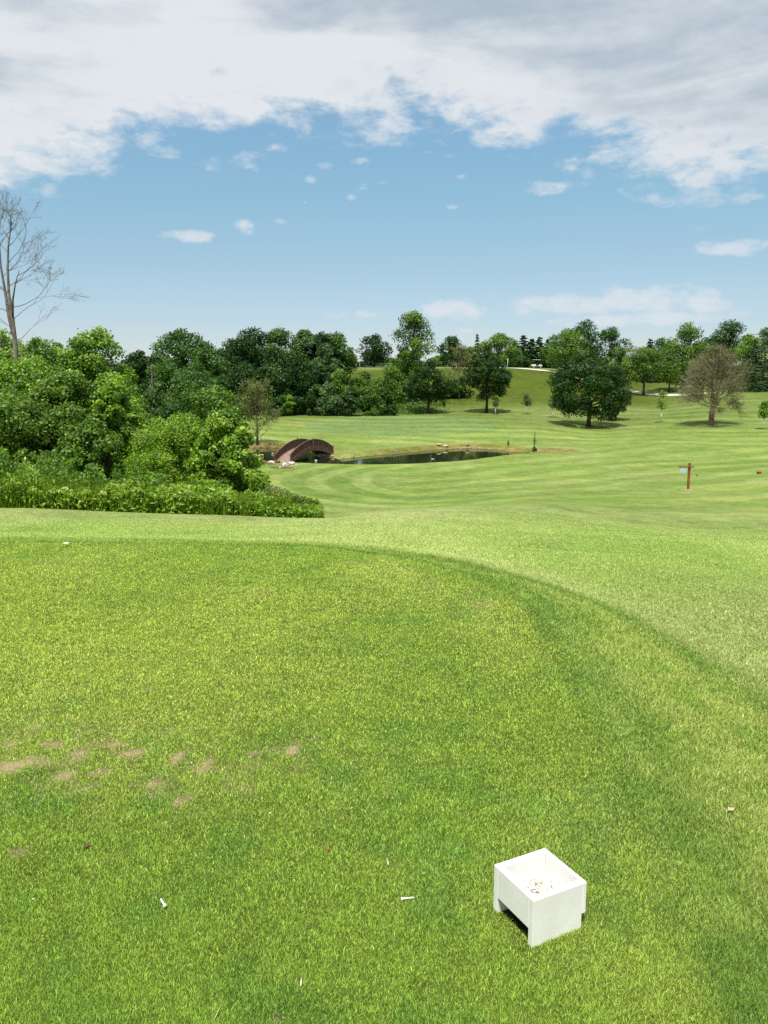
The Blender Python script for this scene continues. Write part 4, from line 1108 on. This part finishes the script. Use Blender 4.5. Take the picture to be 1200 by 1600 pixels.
def build_bare_maple():
    Yb = ybase(1111, 665, 60); X, Y, z = place(1111, Yb); m = Y / F
    rng = np.random.default_rng(23)
    e = empty('bare_tree', (X, Y, z), label='nearly leafless brown tree with thick trunk on the right lawn', cat='tree')
    H = zrow(513, Y) - z
    mb = MB(); tips = []; br = MB()
    t1 = 27 * m
    mb.tube([(0, 0, -.2), (0, 0, .2), (.0, 0, t1 * .5), (.06, 0, t1)], [.46, .36, .31, .30], 10)
    mb.tube([(.06, 0, t1), (-.05, .1, t1 * 1.5), (-.1, .1, t1 * 2.2), (-.35, 0, t1 * 3.2), (-.2, 0, t1 * 4.4)], [.26, .22, .16, .09, .03], 8)
    mb.tube([(.06, 0, t1), (.35, 0, t1 * 1.6), (.9, .1, t1 * 2.4), (1.1, 0, t1 * 3.4), (1.0, 0, t1 * 4.3)], [.22, .17, .12, .07, .02], 8)
    S0 = []
    for k in range(48):
        a = k * 2.4; f = k / 47
        h = t1 * (1.0 + 2.7 * f); el = .10 + 1.05 * f
        S0.append(((-.1 if k % 2 else .5) * f, 0, h, a, el, 1.75 * (.85 + .35 * math.sin(math.pi * min(1, f * 1.2))) - .75 * f))
    for x0, y0, h, a, el, L in S0:
        branch_rec(br, rng, (x0, y0, h), Vector((math.cos(a) * math.cos(el), math.sin(a) * math.cos(el), math.sin(el))), L, .06, 4, .50, .10, .013, tips, (3, 4), .11, .70, 5)
    fine_twigs(e, tips, rng, 7500, .42, 'twig_brown', .22, .05)
    mb.build('trunk', M['bark_brown'], e, smooth=True); br.build('crown', M['twig_brown'], e)
    T = np.array([tuple(t) for t in tips]); n = 17000
    i = rng.integers(0, len(T), n); P = T[i] + rng.normal(0, .28, (n, 3))
    k = rng.random(n) < .72
    V, f, tt = leaf_mesh(P[k], rng.normal(0, 1, (k.sum(), 3)), .12, rng.random(k.sum()), rng)
    mesh_obj('sparse_leaves', V, f, M['olive'], e, attrs={'tint': tt})
    k2 = ~k & (P[:, 0] > 1.2)
    V, f, tt = leaf_mesh(P[k2], rng.normal(0, 1, (k2.sum(), 3)), .12, rng.random(k2.sum()), rng)
    mesh_obj('withered_leaves', V, f, M['rust'], e, attrs={'tint': tt})

def wispy(px, Y, top, wpx, label, mat='olive', leaves=2500, seed=3, lo=.12, leaf=.16, bark='bark_grey', group=None, twig='twig', depth=4, r0=.14, n0=16, lf=.30, name='tree', base=None):
    if base: Y = ybase(px, base, 40)
    X, Y, z = place(px, Y); H = zrow(top, Y) - z; R = wpx / F * Y * .5
    rng = np.random.default_rng(seed)
    e = empty(name, (X, Y, z), label=label, cat='tree', group=group)
    mb = MB(); br = MB(); tips = []
    mb.tube([(0, 0, -.2), (.05, 0, H * .3), (-.05, 0, H * .6), (.02, 0, H * .93)], [r0 * 1.2, r0 * .8, r0 * .45, r0 * .1], 8)
    for k in range(n0):
        f = k / (n0 - 1); a = k * 2.4; el = .45 + .6 * f; h = H * (lo + (.82 - lo) * f)
        L = R * (.62 - .30 * f)
        branch_rec(br, rng, (0, 0, h), Vector((math.cos(a) * math.cos(el), math.sin(a) * math.cos(el), math.sin(el))), L, r0 * .32, depth, .5, .18, max(.006, Y * .00016), tips, (2, 3), .12, .68, 4)
    mb.build('trunk', M[bark], e, smooth=True); br.build('crown', M[twig], e)
    if leaves:
        T = np.array([tuple(t) for t in tips]); i = rng.integers(0, len(T), leaves); P = T[i] + rng.normal(0, lf, (leaves, 3)) * .6
        V, f, tt = leaf_mesh(P, rng.normal(0, 1, (leaves, 3)), leaf, rng.random(leaves), rng)
        mesh_obj('leaves', V, f, M[mat], e, attrs={'tint': tt})
    return e

def build_undergrowth():
    rng = np.random.default_rng(77)
    pxs = np.linspace(-120, 502, 60)
    rowf = np.interp(pxs, [-120, 0, 200, 350, 450, 502], [791, 794, 800.5, 805, 808, 809.5])
    Yf = np.interp(pxs, [-120, 0, 200, 350, 450, 502], [15.6, 14.8, 15.5, 16.3, 16.0, 15.2])
    n = 90000
    px = -120 + rng.random(n) ** .9 * (616 + 10 * rng.random(n))
    d = rng.random(n) ** 1.1
    dep = np.interp(px, [-120, 380, 440, 502], [3.6, 3.4, 2.4, .9])
    y = np.interp(px, pxs, Yf) + d * dep + .12 * rng.normal(0, 1, n)
    x = (px - 600) / F * (y * cp + 2.6 * sp)
    z = terrain(x, y)
    hm = np.interp(px, [-120, 0, 100, 300, 420, 470, 502], [.85, .82, .66, .52, .50, .42, .34]) * (.35 + 1.25 * fbm(x * 2.6, y * 2.6, 5, 3)) * (.75 + .30 * d)
    hm *= 1 - .35 * (fbm(x * .9 + 7, y * .9, 15, 2) > .6)
    hh = hm * (1 - (1 - rng.random(n)) ** 1.5 * .98)
    P = np.stack([x, y, z + hh], 1)
    tint = np.clip(.45 * fbm(x * 2.0, y * 2.0, 25, 3) * 1.6 + .5 * rng.random(n) + .15 * (hh / hm) - .1, 0, 1)
    Nn = rng.normal(0, .7, (n, 3)) + np.array([0, -.35, .9])
    V, f, tt = leaf_mesh(P, Nn, .070 + .035 * (tint > .6), tint, rng, aspect=.42)
    e = mesh_obj('undergrowth', V, f, M['weed'], attrs={'tint': tt}); tag(e, 'bright green weeds and tall grass in front of the shrubs', 'undergrowth', kind='stuff')
    nc = 150; cpx = -120 + rng.random(nc) * 590; cd = rng.random(nc)
    cy = np.interp(cpx, pxs, Yf) + .25 + cd * 2.8 * np.interp(cpx, [-120, 400, 502], [1, 1, .3]); ch = (.30 + .75 * rng.random(nc) ** 1.6) * np.interp(cpx, [-120, 60, 300, 430, 502], [1.35, 1.25, .95, .75, .3]); cr = .12 + .28 * rng.random(nc); ct = rng.random(nc)
    n = 34000; i = rng.choice(nc, n, p=(ch * cr) / (ch * cr).sum()); a = rng.random(n) * 6.283; q = rng.random(n) ** .6; v = rng.random(n)
    rr = cr[i] * q * (1.15 - .75 * v); y = cy[i] + np.sin(a) * rr; x = (cpx[i] - 600) / F * (cy[i] * cp + 2.6 * sp) + np.cos(a) * rr
    P = np.stack([x, y, terrain(x, y) + ch[i] * v], 1)
    V, f, tt = leaf_mesh(P, np.stack([np.cos(a) * .5, np.sin(a) * .5 - .2, .7 + 0 * a], 1), (.05 + .07 * ct[i]), np.clip(.65 * ct[i] + .4 * rng.random(n), 0, 1), rng, aspect=.38)
    o = mesh_obj('weeds', V, f, M['bright'], attrs={'tint': tt}); tag(o, 'taller leafy weed clumps standing among the undergrowth', 'weeds', kind='stuff')
    # upright blades and dry brownish stalks
    n = 12000
    px = -120 + rng.random(n) * 622; d = rng.random(n) ** 1.6
    dep = np.interp(px, [-120, 380, 440, 502], [3.0, 3.0, 2.0, .2])
    y = np.interp(px, pxs, Yf) - .05 + d * dep; x = (px - 600) / F * (y * cp + 2.6 * sp); z = terrain(x, y)
    h = np.interp(px, [-120, 0, 300, 430, 502], [.62, .60, .44, .42, .14]) * (.5 + .7 * rng.random(n)); a = rng.random(n) * 6.28
    lx, ly = rng.normal(0, .18, n) * h, rng.normal(0, .18, n) * h; wd = .007
    V = np.empty((n, 4, 3), np.float32)
    V[:, 0] = np.stack([x - wd * np.cos(a), y - wd * np.sin(a), z], 1); V[:, 1] = np.stack([x + wd * np.cos(a), y + wd * np.sin(a), z], 1)
    V[:, 2] = np.stack([x + lx + .002, y + ly, z + h], 1); V[:, 3] = np.stack([x + lx - .002, y + ly, z + h], 1)
    o = mesh_obj('tall_grass', V.reshape(-1, 3), np.arange(n * 4).reshape(n, 4), M['lime'], attrs={'tint': np.repeat(rng.random(n), 4)})
    tag(o, 'upright grass blades rising through the weeds', 'grass', kind='stuff')
    n = 5200
    px = 415 + 90 * rng.random(n); y = np.interp(px, pxs, Yf) + .4 + rng.random(n) * np.interp(px, [415, 460, 505], [3.2, 1.8, .25]); x = (px - 600) / F * (y * cp + 2.6 * sp)
    P = np.stack([x, y, terrain(x, y) + np.interp(px, [415, 450, 480, 505], [.75, .60, .42, .15]) * rng.random(n) ** .7], 1)
    V, f, tt = leaf_mesh(P, rng.normal(0, 1, (n, 3)), .05, rng.random(n), rng)
    o = mesh_obj('dry_weeds', V, f, M['olive'], attrs={'tint': tt}); tag(o, 'brownish dry weeds at the right end of the undergrowth', 'weeds', kind='stuff')
    # rough tall grass on the slope below the far hedge
    n = 46000
    px = 430 + rng.random(n) * 300; Yc = np.interp(px, [430, 600, 640, 700, 790], [121, 121, 118.5, 119, 121]); y = Yc + rng.random(n) ** 1.0 * np.interp(px, [430, 640, 720, 790], [30, 34, 26, 8])
    x = (px - 600) / F * y * 1.0; 
    kp = rng.random(n) > sstep(610, 715, px + 55 * (fbm(x * .35, y * .35, 91, 3) - .5)) * 1.0
    x, y, px, Yc = x[kp], y[kp], px[kp], Yc[kp]; n = len(x)
    P = np.stack([x, y, terrain(x, y) + rng.random(n) * .85 * (1 - sstep(640, 728, px)) * sstep(0, 5, y - Yc + 1.2 * fbm(x * .5, y * .5, 3, 2)) * (.4 + fbm(x * .4, y * .4, 8, 3))], 1)
    tint = np.clip(fbm(x * .3, y * .3, 19, 3) * 1.2 - .2 + .4 * rng.random(n), 0, 1)
    V, f, tt = leaf_mesh(P, rng.normal(0, .5, (n, 3)) + np.array([0, -.3, 1]), .34, tint, rng, aspect=.5)
    o = mesh_obj('rough_grass', V, f, M['rough'], attrs={'tint': tt}); tag(o, 'unmown rough grass on the slope below the hilltop', 'grass', kind='stuff')

def build_trees():
    sh = dict(cat='shrub', name='shrub', trunk=False, shape='dome', bottom=None)
    def shrub(px, Y, top, w, mat, label, n=9000, leaf=None, group=None, **k):
        X, Yy, z = place(px, Y); kw = dict(sh); kw.update(k)
        zb_row = rowof((X, Yy, z + .05))
        kw['bottom'] = zb_row
        return tree(px, Y, top, w, mat, n=int(n * 1.2), leaf=leaf, label=label, group=group, **kw)
    G1 = 'shrubs and small trees on the left'
    # --- left foreground mass
    L = .098
    shrub(-70, 27, 575, 230, 'bright', 'leafy shrub cut off by the left edge of the picture', 12000, L, G1, nl=60, lr=.25)
    shrub(55, 25.5, 568, 215, 'bright', 'broad bright green shrub below the dead tree', 30000, L, G1, nl=110, lr=.20, shape='maple')
    shrub(153, 25.0, 524, 130, 'bright', 'tallest light green shrub right of the dead tree', 26000, L, G1, nl=110, lr=.24, shape='oval', skew=.02)
    shrub(102, 23.6, 590, 170, 'mid', 'darker green shrub in front of the tallest light one', 26000, L, G1, nl=100, lr=.20, shape='maple')
    shrub(15, 22.4, 622, 190, 'mid', 'dark leafy shrub at the left edge above the weeds', 22000, L, G1, nl=90, lr=.20, shape='maple')
    shrub(186, 22.6, 598, 90, 'bright', 'upright shrub left of the arching lime one', 20000, L, G1, nl=90, lr=.22, shape='oval')
    shrub(150, 21.2, 660, 120, 'mid', 'low dark green shrub just above the weeds', 12000, L * .9, G1, nl=60, lr=.24)
    shrub(290, 21.5, 655, 190, 'lime', 'arching lime green shrub with fine leaves', 34000, .075, G1, nl=130, lr=.19, aspect=.4, skew=-.05)
    shrub(325, 20.6, 706, 110, 'lime', 'low lime green shrub in front of the round one', 16000, .07, G1, nl=60, lr=.24, aspect=.4)
    shrub(356, 20.4, 646, 104, 'bright', 'round glossy bright green shrub nearest the bridge', 16000, .105, G1, nl=60, lr=.25, shape='maple', seed=901)
    shrub(405, 18.6, 738, 60, 'bright', 'small light green shrub at the right end of the shrubs', 7000, .065, G1, nl=30, lr=.3)
    shrub(232, 24.5, 652, 80, 'bright', 'bright green shrub behind the arching lime one', 12000, .09, G1, nl=50, lr=.25)
    # --- behind them
    G2 = 'trees behind the left shrubs'
    tree(8, 46, 520, 90, 'bright', 'round', 620, n=7000, leaf=.16, label='light green tree behind the dead tree, leftmost', group=G2)
    tree(72, 44, 532, 90, 'mid', 'round', 640, n=8000, leaf=.16, label='green tree just right of the dead tree trunk, far behind', group=G2)
    tree(222, 66, 552, 66, 'dark', 'oval', 640, n=7000, leaf=.2, label='dark green tree left of the tall rounded one', group=G2)
    conifer(205, 74, 556, 40, 'spruce', n=3500, label='dark spruce tip just left of the dark green tree', group=G2)
    tree(291, 64, 520, 94, 'green', 'maple', 618, n=13000, leaf=.19, nl=80, lr=.22, label='tall rounded green tree on the left skyline', group=G2)
    tree(330, 60, 548, 70, 'green', 'maple', 640, n=8000, leaf=.19, label='green tree tucked right of the tall rounded one', group=G2)
    tree(265, 50, 572, 80, 'green', 'round', 680, n=11000, leaf=.16, label='feathery green tree behind the bleached sapling', group=G2, inner=.4)
    tree(310, 48, 584, 106, 'green', 'round', 690, n=14000, leaf=.13, label='dark green feathery tree left of the olive tree', group=G2, inner=.4)
    tree(338, 38, 607, 84, 'mid', 'maple', 690, n=12000, leaf=.13, label='spreading green tree above the round glossy shrub', group=G2)
    tree(215, 36, 606, 80, 'maple', 'round', 700, n=11000, leaf=.13, label='dark green tree behind the bright green shrub', group=G2)
    shrub(275, 34, 640, 150, 'dark', 'dark green thicket in the gap behind the arching shrub', 9000, .14, G2)
    wispy(245, 36, 552, 40, 'bleached dead sapling standing in the left thicket', leaves=0, seed=8, depth=2, r0=.07, n0=9, lo=.3)
    wispy(268, 35, 598, 60, 'second bleached dead sapling leaning right of the taller one', leaves=0, seed=9, depth=2, r0=.05, n0=8, lo=.2)
    wispy(402, 70, 600, 78, 'sparse olive leaved tree by the bridge', 'olive', 5200, 31, .10, .15, n0=22, lf=.32, r0=.11, depth=3, base=696)
    # --- dark wood and hedge behind the green
    G3 = 'dark trees behind the far green'
    for px, Y, top, w, mat, lab in [
        (345, 122, 552, 78, 'dark', 'dark tree at the left end of the tall wood'), (368, 126, 534, 76, 'dark', 'dark tree second from the left in the tall wood'),
        (396, 124, 517, 100, 'dark', 'broad dark tree topping the left of the tall wood'), (438, 126, 517, 88, 'green', 'broad green tree next to the broad dark one in the wood'),
        (477, 128, 518, 62, 'silver', 'narrow grey green tree in the middle of the wood'), (502, 130, 524, 66, 'dark', 'dark tree left of the wood\'s right end tree'),
        (524, 132, 523, 64, 'green', 'rounded dark tree at the right end of the wood'), (385, 118, 570, 84, 'dark', 'low dark tree under the broad dark one'),
        (455, 120, 556, 84, 'dark', 'low dark tree under the narrow grey green one'), (425, 119, 572, 70, 'maple', 'low green tree behind the olive tree')]:
        tree(px, Y, top, w, mat, 'maple' if w > 50 else 'oval', min(628, top + 100), n=11000, leaf=.34, nl=75, lr=.25, label=lab, group=G3)
    tree(509, 124, 540, 44, 'silver', 'oval', 628, n=8000, leaf=.28, label='silvery green tree in front of the tall wood', group=G3)
    tree(543, 178, 548, 28, 'mid', 'oval', 572, n=2600, leaf=.4, label='small light tree left of the hilltop shelter', group='trees on the hilltop')
    G4 = 'shrubs along the far hedge'
    for i, (px, Y, top, w, mat, lab) in enumerate([
        (395, 116, 602, 60, 'dark', 'dark hedge shrub behind the olive tree'), (440, 117, 590, 54, 'maple', 'hedge shrub left of a light green one'), (452, 115, 618, 22, 'bright', 'tiny bright shrub at the hedge foot'),
        (472, 118, 585, 52, 'dark', 'dark hedge shrub left of the silvery tree'), (495, 117, 603, 40, 'maple', 'low green shrub at the foot of the silvery tree'),
        (515, 117, 600, 46, 'silver', 'grey green shrub under the silvery tree'), (532, 119, 580, 50, 'mid', 'green shrub right of the silvery tree'),
        (548, 117, 606, 40, 'maple', 'low dark shrub at the hedge foot, right of the silvery tree'), (560, 142, 590, 40, 'mid', 'shrub on the slope below the shelter'),
        (578, 118, 608, 34, 'rough', 'low light shrub on the slope below the lone tree'), (592, 138, 592, 40, 'mid', 'shrub on the slope under the lone hilltop tree'),
        (610, 134, 572, 50, 'mid', 'large shrub left of the tall tree'), (605, 118, 608, 32, 'maple', 'low dark shrub beneath the large one'),
        (634, 134, 596, 34, 'rough', 'light shrub left of the rounded dark maple'), (706, 137, 594, 34, 'rough', 'light shrub between the two rounded maples'),
        (722, 136, 590, 28, 'mid', 'green shrub left of the right hand rounded maple'), (650, 140, 575, 50, 'rough', 'green shrub at the foot of the tall tree'),
        (430, 114, 622, 30, 'maple', 'small shrub at the left end of the hedge foot'), (570, 150, 582, 40, 'rough', 'pale shrub high on the slope below the shelter')]):
        shrub(px, Y, top, w, mat, lab, 4200, .30, G4, nl=34, lr=.28)
    # --- hilltop and slopes
    G5 = 'trees on the hilltop'
    tree(585, 184, 525, 50, 'dark', 'maple', 572, n=5200, leaf=.42, nl=34, lr=.30, label='lone dark tree on the hilltop right of the shelter', group=G5)
    tree(645, 142, 490, 60, 'mid', 'tall', 600, n=9500, leaf=.34, nl=48, lr=.32, label='tallest loose leaved tree in the middle of the skyline', group=G5, tr=.3)
    tree(632, 146, 545, 34, 'mid', 'oval', 610, n=3000, leaf=.36, label='small tree against the left side of the tallest one', group=G5)
    tree(705, 190, 527, 40, 'maple', 'maple', 573, n=4200, leaf=.42, nl=34, lr=.3, label='rounded hilltop tree right of the tallest one', group=G5)
    wispy(717, 135, 538, 46, 'thin half bare grey tree between the rounded maples', 'olive', 1700, 33, .2, .28, n0=20, lf=.5, r0=.13, depth=3)
    tree(735, 188, 543, 30, 'olive', 'oval', 572, n=2200, leaf=.4, label='brownish green tree behind the thin grey one', group=G5)
    conifer(745, 192, 519, 24, 'fir', n=1800, ragged=.6, label='ragged thin pine top above the rounded maple', group=G5, name='pine_tree', tiers=12)
    tree(779, 182, 523, 66, 'mid', 'maple', 578, n=8500, leaf=.40, nl=60, lr=.24, label='broad light green tree behind the rounded maple', group=G5)
    for px, top, w, lab in [(803, 530, 32, 'short dark conifer left of its taller neighbours'), (817, 521, 38, 'tallest hilltop conifer left of the cart'), (830, 527, 32, 'conifer right behind the golf cart'), (842, 524, 36, 'conifer rising over the golf cart roof'), (855, 528, 30, 'rightmost conifer of the hilltop row')]:
        conifer(px, 194 + (px % 5), top, w, 'fir', n=6500, ragged=.5, label=lab, group='conifers behind the golf cart', tiers=14, cyl=.4, bottom=.4)
    shrub(812, 190, 556, 34, 'maple', 'dark shrub left of the golf cart', 2200, .4, 'shrubs beside the golf cart')
    shrub(856, 192, 556, 30, 'dark', 'dark shrub right of the golf cart', 2200, .4, 'shrubs beside the golf cart')
    # --- rounded maples
    G6 = 'rounded maples'
    Y = 119.5; tree(669, Y, 565, 64, 'deep', 'maple', 628, n=11000, leaf=.27, nl=90, lr=.20, hollow=.55, label='rounded dark maple left of the thin grey tree', group=G6, inner=.1, tr=.24)
    Y = 119.0; tree(760, Y, 553, 70, 'deep', 'maple', 627, n=13000, leaf=.27, nl=100, lr=.19, hollow=.55, label='rounded dark maple right of the thin grey tree', group=G6, inner=.1, tr=.24)
    Y = ybase(919, 667, 60); tree(919, Y, 558, 112, 'deep', 'maple', 655, n=22000, leaf=.25, nl=150, lr=.165, hollow=.55, label='large dark rounded maple nearest the cart path', group=G6, inner=.1, tr=.30)
    tree(884, 166, 517, 70, 'mid', 'maple', 580, n=8500, leaf=.34, nl=70, lr=.23, label='light green rounded maple behind left of the large dark one', group=G6, tr=.3)
    tree(913, 172, 503, 54, 'maple', 'maple', 570, n=6500, leaf=.36, nl=60, lr=.24, label='highest rounded maple above the large dark one', group=G6)
    tree(954, 160, 515, 62, 'maple', 'maple', 606, n=9000, leaf=.34, nl=70, lr=.23, label='rounded maple behind right of the large dark one', group=G6)
    tree(966, 150, 545, 48, 'mid', 'maple', 606, n=6000, leaf=.32, nl=50, lr=.25, label='lower light maple just left of the cart path bend', group=G6)
    Y = ybase(962, 657, 60); tree(962, Y, 590, 46, 'deep', 'oval', 645, n=5200, leaf=.22, nl=40, lr=.25, label='small dark tree touching the large maple on its right', group=G6, tr=.12)
    shrub(957, ybase(957, 658, 60), 642, 14, 'silver', 'pale leaved plant at the foot of the small dark tree', 500, .14, None)
    rock(959, 657.5, .22, 'rock_white', 'pale stone at the foot of the small dark tree', 71, .8, group=None)
    # --- right side
    G7 = 'trees behind the right lawn'
    Y = ybase(1005, 618, 90); tree(1005, Y, 546, 62, 'mid', 'maple', 598, n=7500, leaf=.30, nl=50, lr=.26, label='open crowned tree standing beside the cart path', group=G7, tr=.26)
    conifer(1013, 172, 527, 54, 'spruce', n=6000, label='bluish spruce behind the open crowned tree', group=G7)
    conifer(1042, 176, 532, 34, 'spruce', n=4000, label='second bluish spruce right of the first', group=G7)
    tree(1030, 185, 530, 40, 'silver', 'maple', 590, n=4200, leaf=.4, label='grey green tree between the two spruces', group=G7)
    tree(1066, 152, 508, 66, 'mid', 'maple', 600, n=9000, leaf=.34, nl=60, lr=.25, label='tall green tree left of the leafless one', group=G7, tr=.35, bark='bark_brown')
    tree(1045, 150, 548, 60, 'mid', 'maple', 603, n=7000, leaf=.32, nl=50, lr=.25, label='low spreading tree left of the leafless one', group=G7)
    tree(1090, 165, 535, 60, 'mid', 'maple', 600, n=6500, leaf=.34, label='green tree directly behind the leafless one', group=G7)
    tree(1136, 182, 504, 66, 'maple', 'maple', 575, n=6500, leaf=.40, nl=50, lr=.27, label='spreading tree topping the skyline right of the leafless one', group=G7)
    tree(1165, 172, 524, 44, 'bright', 'oval', 585, n=5200, leaf=.36, label='bright green tree behind the big spruce', group=G7)
    conifer(1176, 143, 530, 78, 'spruce', n=15000, label='big dark spruce with brown lower branches at right', group=G7, tiers=24, leaf=.26)
    conifer(1212, 146, 515, 70, 'spruce', n=9000, label='dark spruce cut off by the right edge', group=G7, tiers=22, leaf=.28)
    tree(1192, 178, 514, 40, 'silver', 'oval', 580, n=4200, leaf=.36, label='grey green tree between the two right hand spruces', group=G7)
    for px, Y, top, w, mat, lab in [(975, 262, 545, 60, 'mid', 'far tree left of the house roof'), (1000, 270, 543, 60, 'olive', 'far pale tree behind the house'), (1110, 230, 528, 60, 'dark', 'far dark tree behind the leafless one'),
                                    (690, 250, 556, 40, 'mid', 'far tree in the gap right of the tallest tree'), (730, 240, 548, 40, 'dark', 'far dark tree behind the brownish one'), (870, 240, 535, 50, 'dark', 'far dark tree behind the rightmost hilltop conifer'), (240, 150, 560, 80, 'dark', 'far dark tree on the left skyline'), (160, 140, 560, 120, 'dark', 'far dark tree hidden behind the tall light shrub'), (562, 240, 566, 30, 'dark', 'far low tree between shelter and lone tree'), (610, 240, 560, 40, 'mid', 'far low tree right of the lone tree')]:
        tree(px, Y, top, w, mat, 'round', None, n=3000, leaf=.6, label=lab, group='far trees on the skyline')
    build_dead_tree(); build_bare_maple()
    # --- saplings
    for px, base, top, w, mat, lab, nn in [(694, 645, 621, 8, 'mid', 'thin sapling in front of the left rounded maple', 260), (774, 647.5, 621, 11, 'maple', 'sapling in front of the right rounded maple', 420),
            (822, 647.5, 616, 17, 'silver', 'bushy sapling on open grass right of the rounded maples', 1100), (864, 653, 617, 17, 'silver', 'bushy sapling touching the large maple on its left', 1100),
            (1032.5, 660.5, 611, 16, 'bright', 'tall thin sapling left of the leafless tree', 800), (1193, 671, 627, 22, 'bright', 'leafy sapling at the right edge of the lawn', 1500)]:
        Y = ybase(px, base, 60)
        tree(px, Y, top, w, mat, 'oval', base - (base - top) * .38, n=nn, leaf=.17, nl=16, lr=.45, label=lab, group='young staked saplings', name='sapling', cat='sapling', bark='bark_grey', tr=.04, guard=True)
    Y = ybase(835, 702, 60); conifer(835, Y, 673, 8, 'silver', n=200, bottom=.5, leaf=.11, tiers=7, label='narrow young conifer right of the pond', group=None, name='conifer_sapling', cat='sapling')
    shrub(835, Y - .4, 697.5, 8, 'rough', 'small tuft at the foot of the young conifer', 160, .12, None)
    Y = ybase(794, 696, 60); conifer(794, Y, 687, 5, 'fir', n=140, bottom=.1, leaf=.1, tiers=5, label='tiny young conifer behind the right end of the pond', group=None, name='conifer_sapling', cat='sapling')

build_camera(); build_light(); build_ground(); build_water(); build_grass(); build_box(); build_bits()
build_bridge(); build_rocks(); build_markers(); build_path(); build_cart(); build_shelter(); build_undergrowth(); build_trees()

S.view_settings.view_transform = 'Standard'; S.view_settings.look = 'None'; S.view_settings.exposure = .55; S.view_settings.gamma = 1
S.render.engine = 'CYCLES'
S.cycles.use_denoising = False
S.cycles.denoiser = 'OPENIMAGEDENOISE'
S.cycles.denoising_input_passes = 'RGB_ALBEDO_NORMAL'
S.cycles.max_bounces = 6; S.cycles.diffuse_bounces = 3; S.cycles.transparent_max_bounces = 4; S.cycles.sample_clamp_indirect = 8
S.cycles.use_adaptive_sampling = False
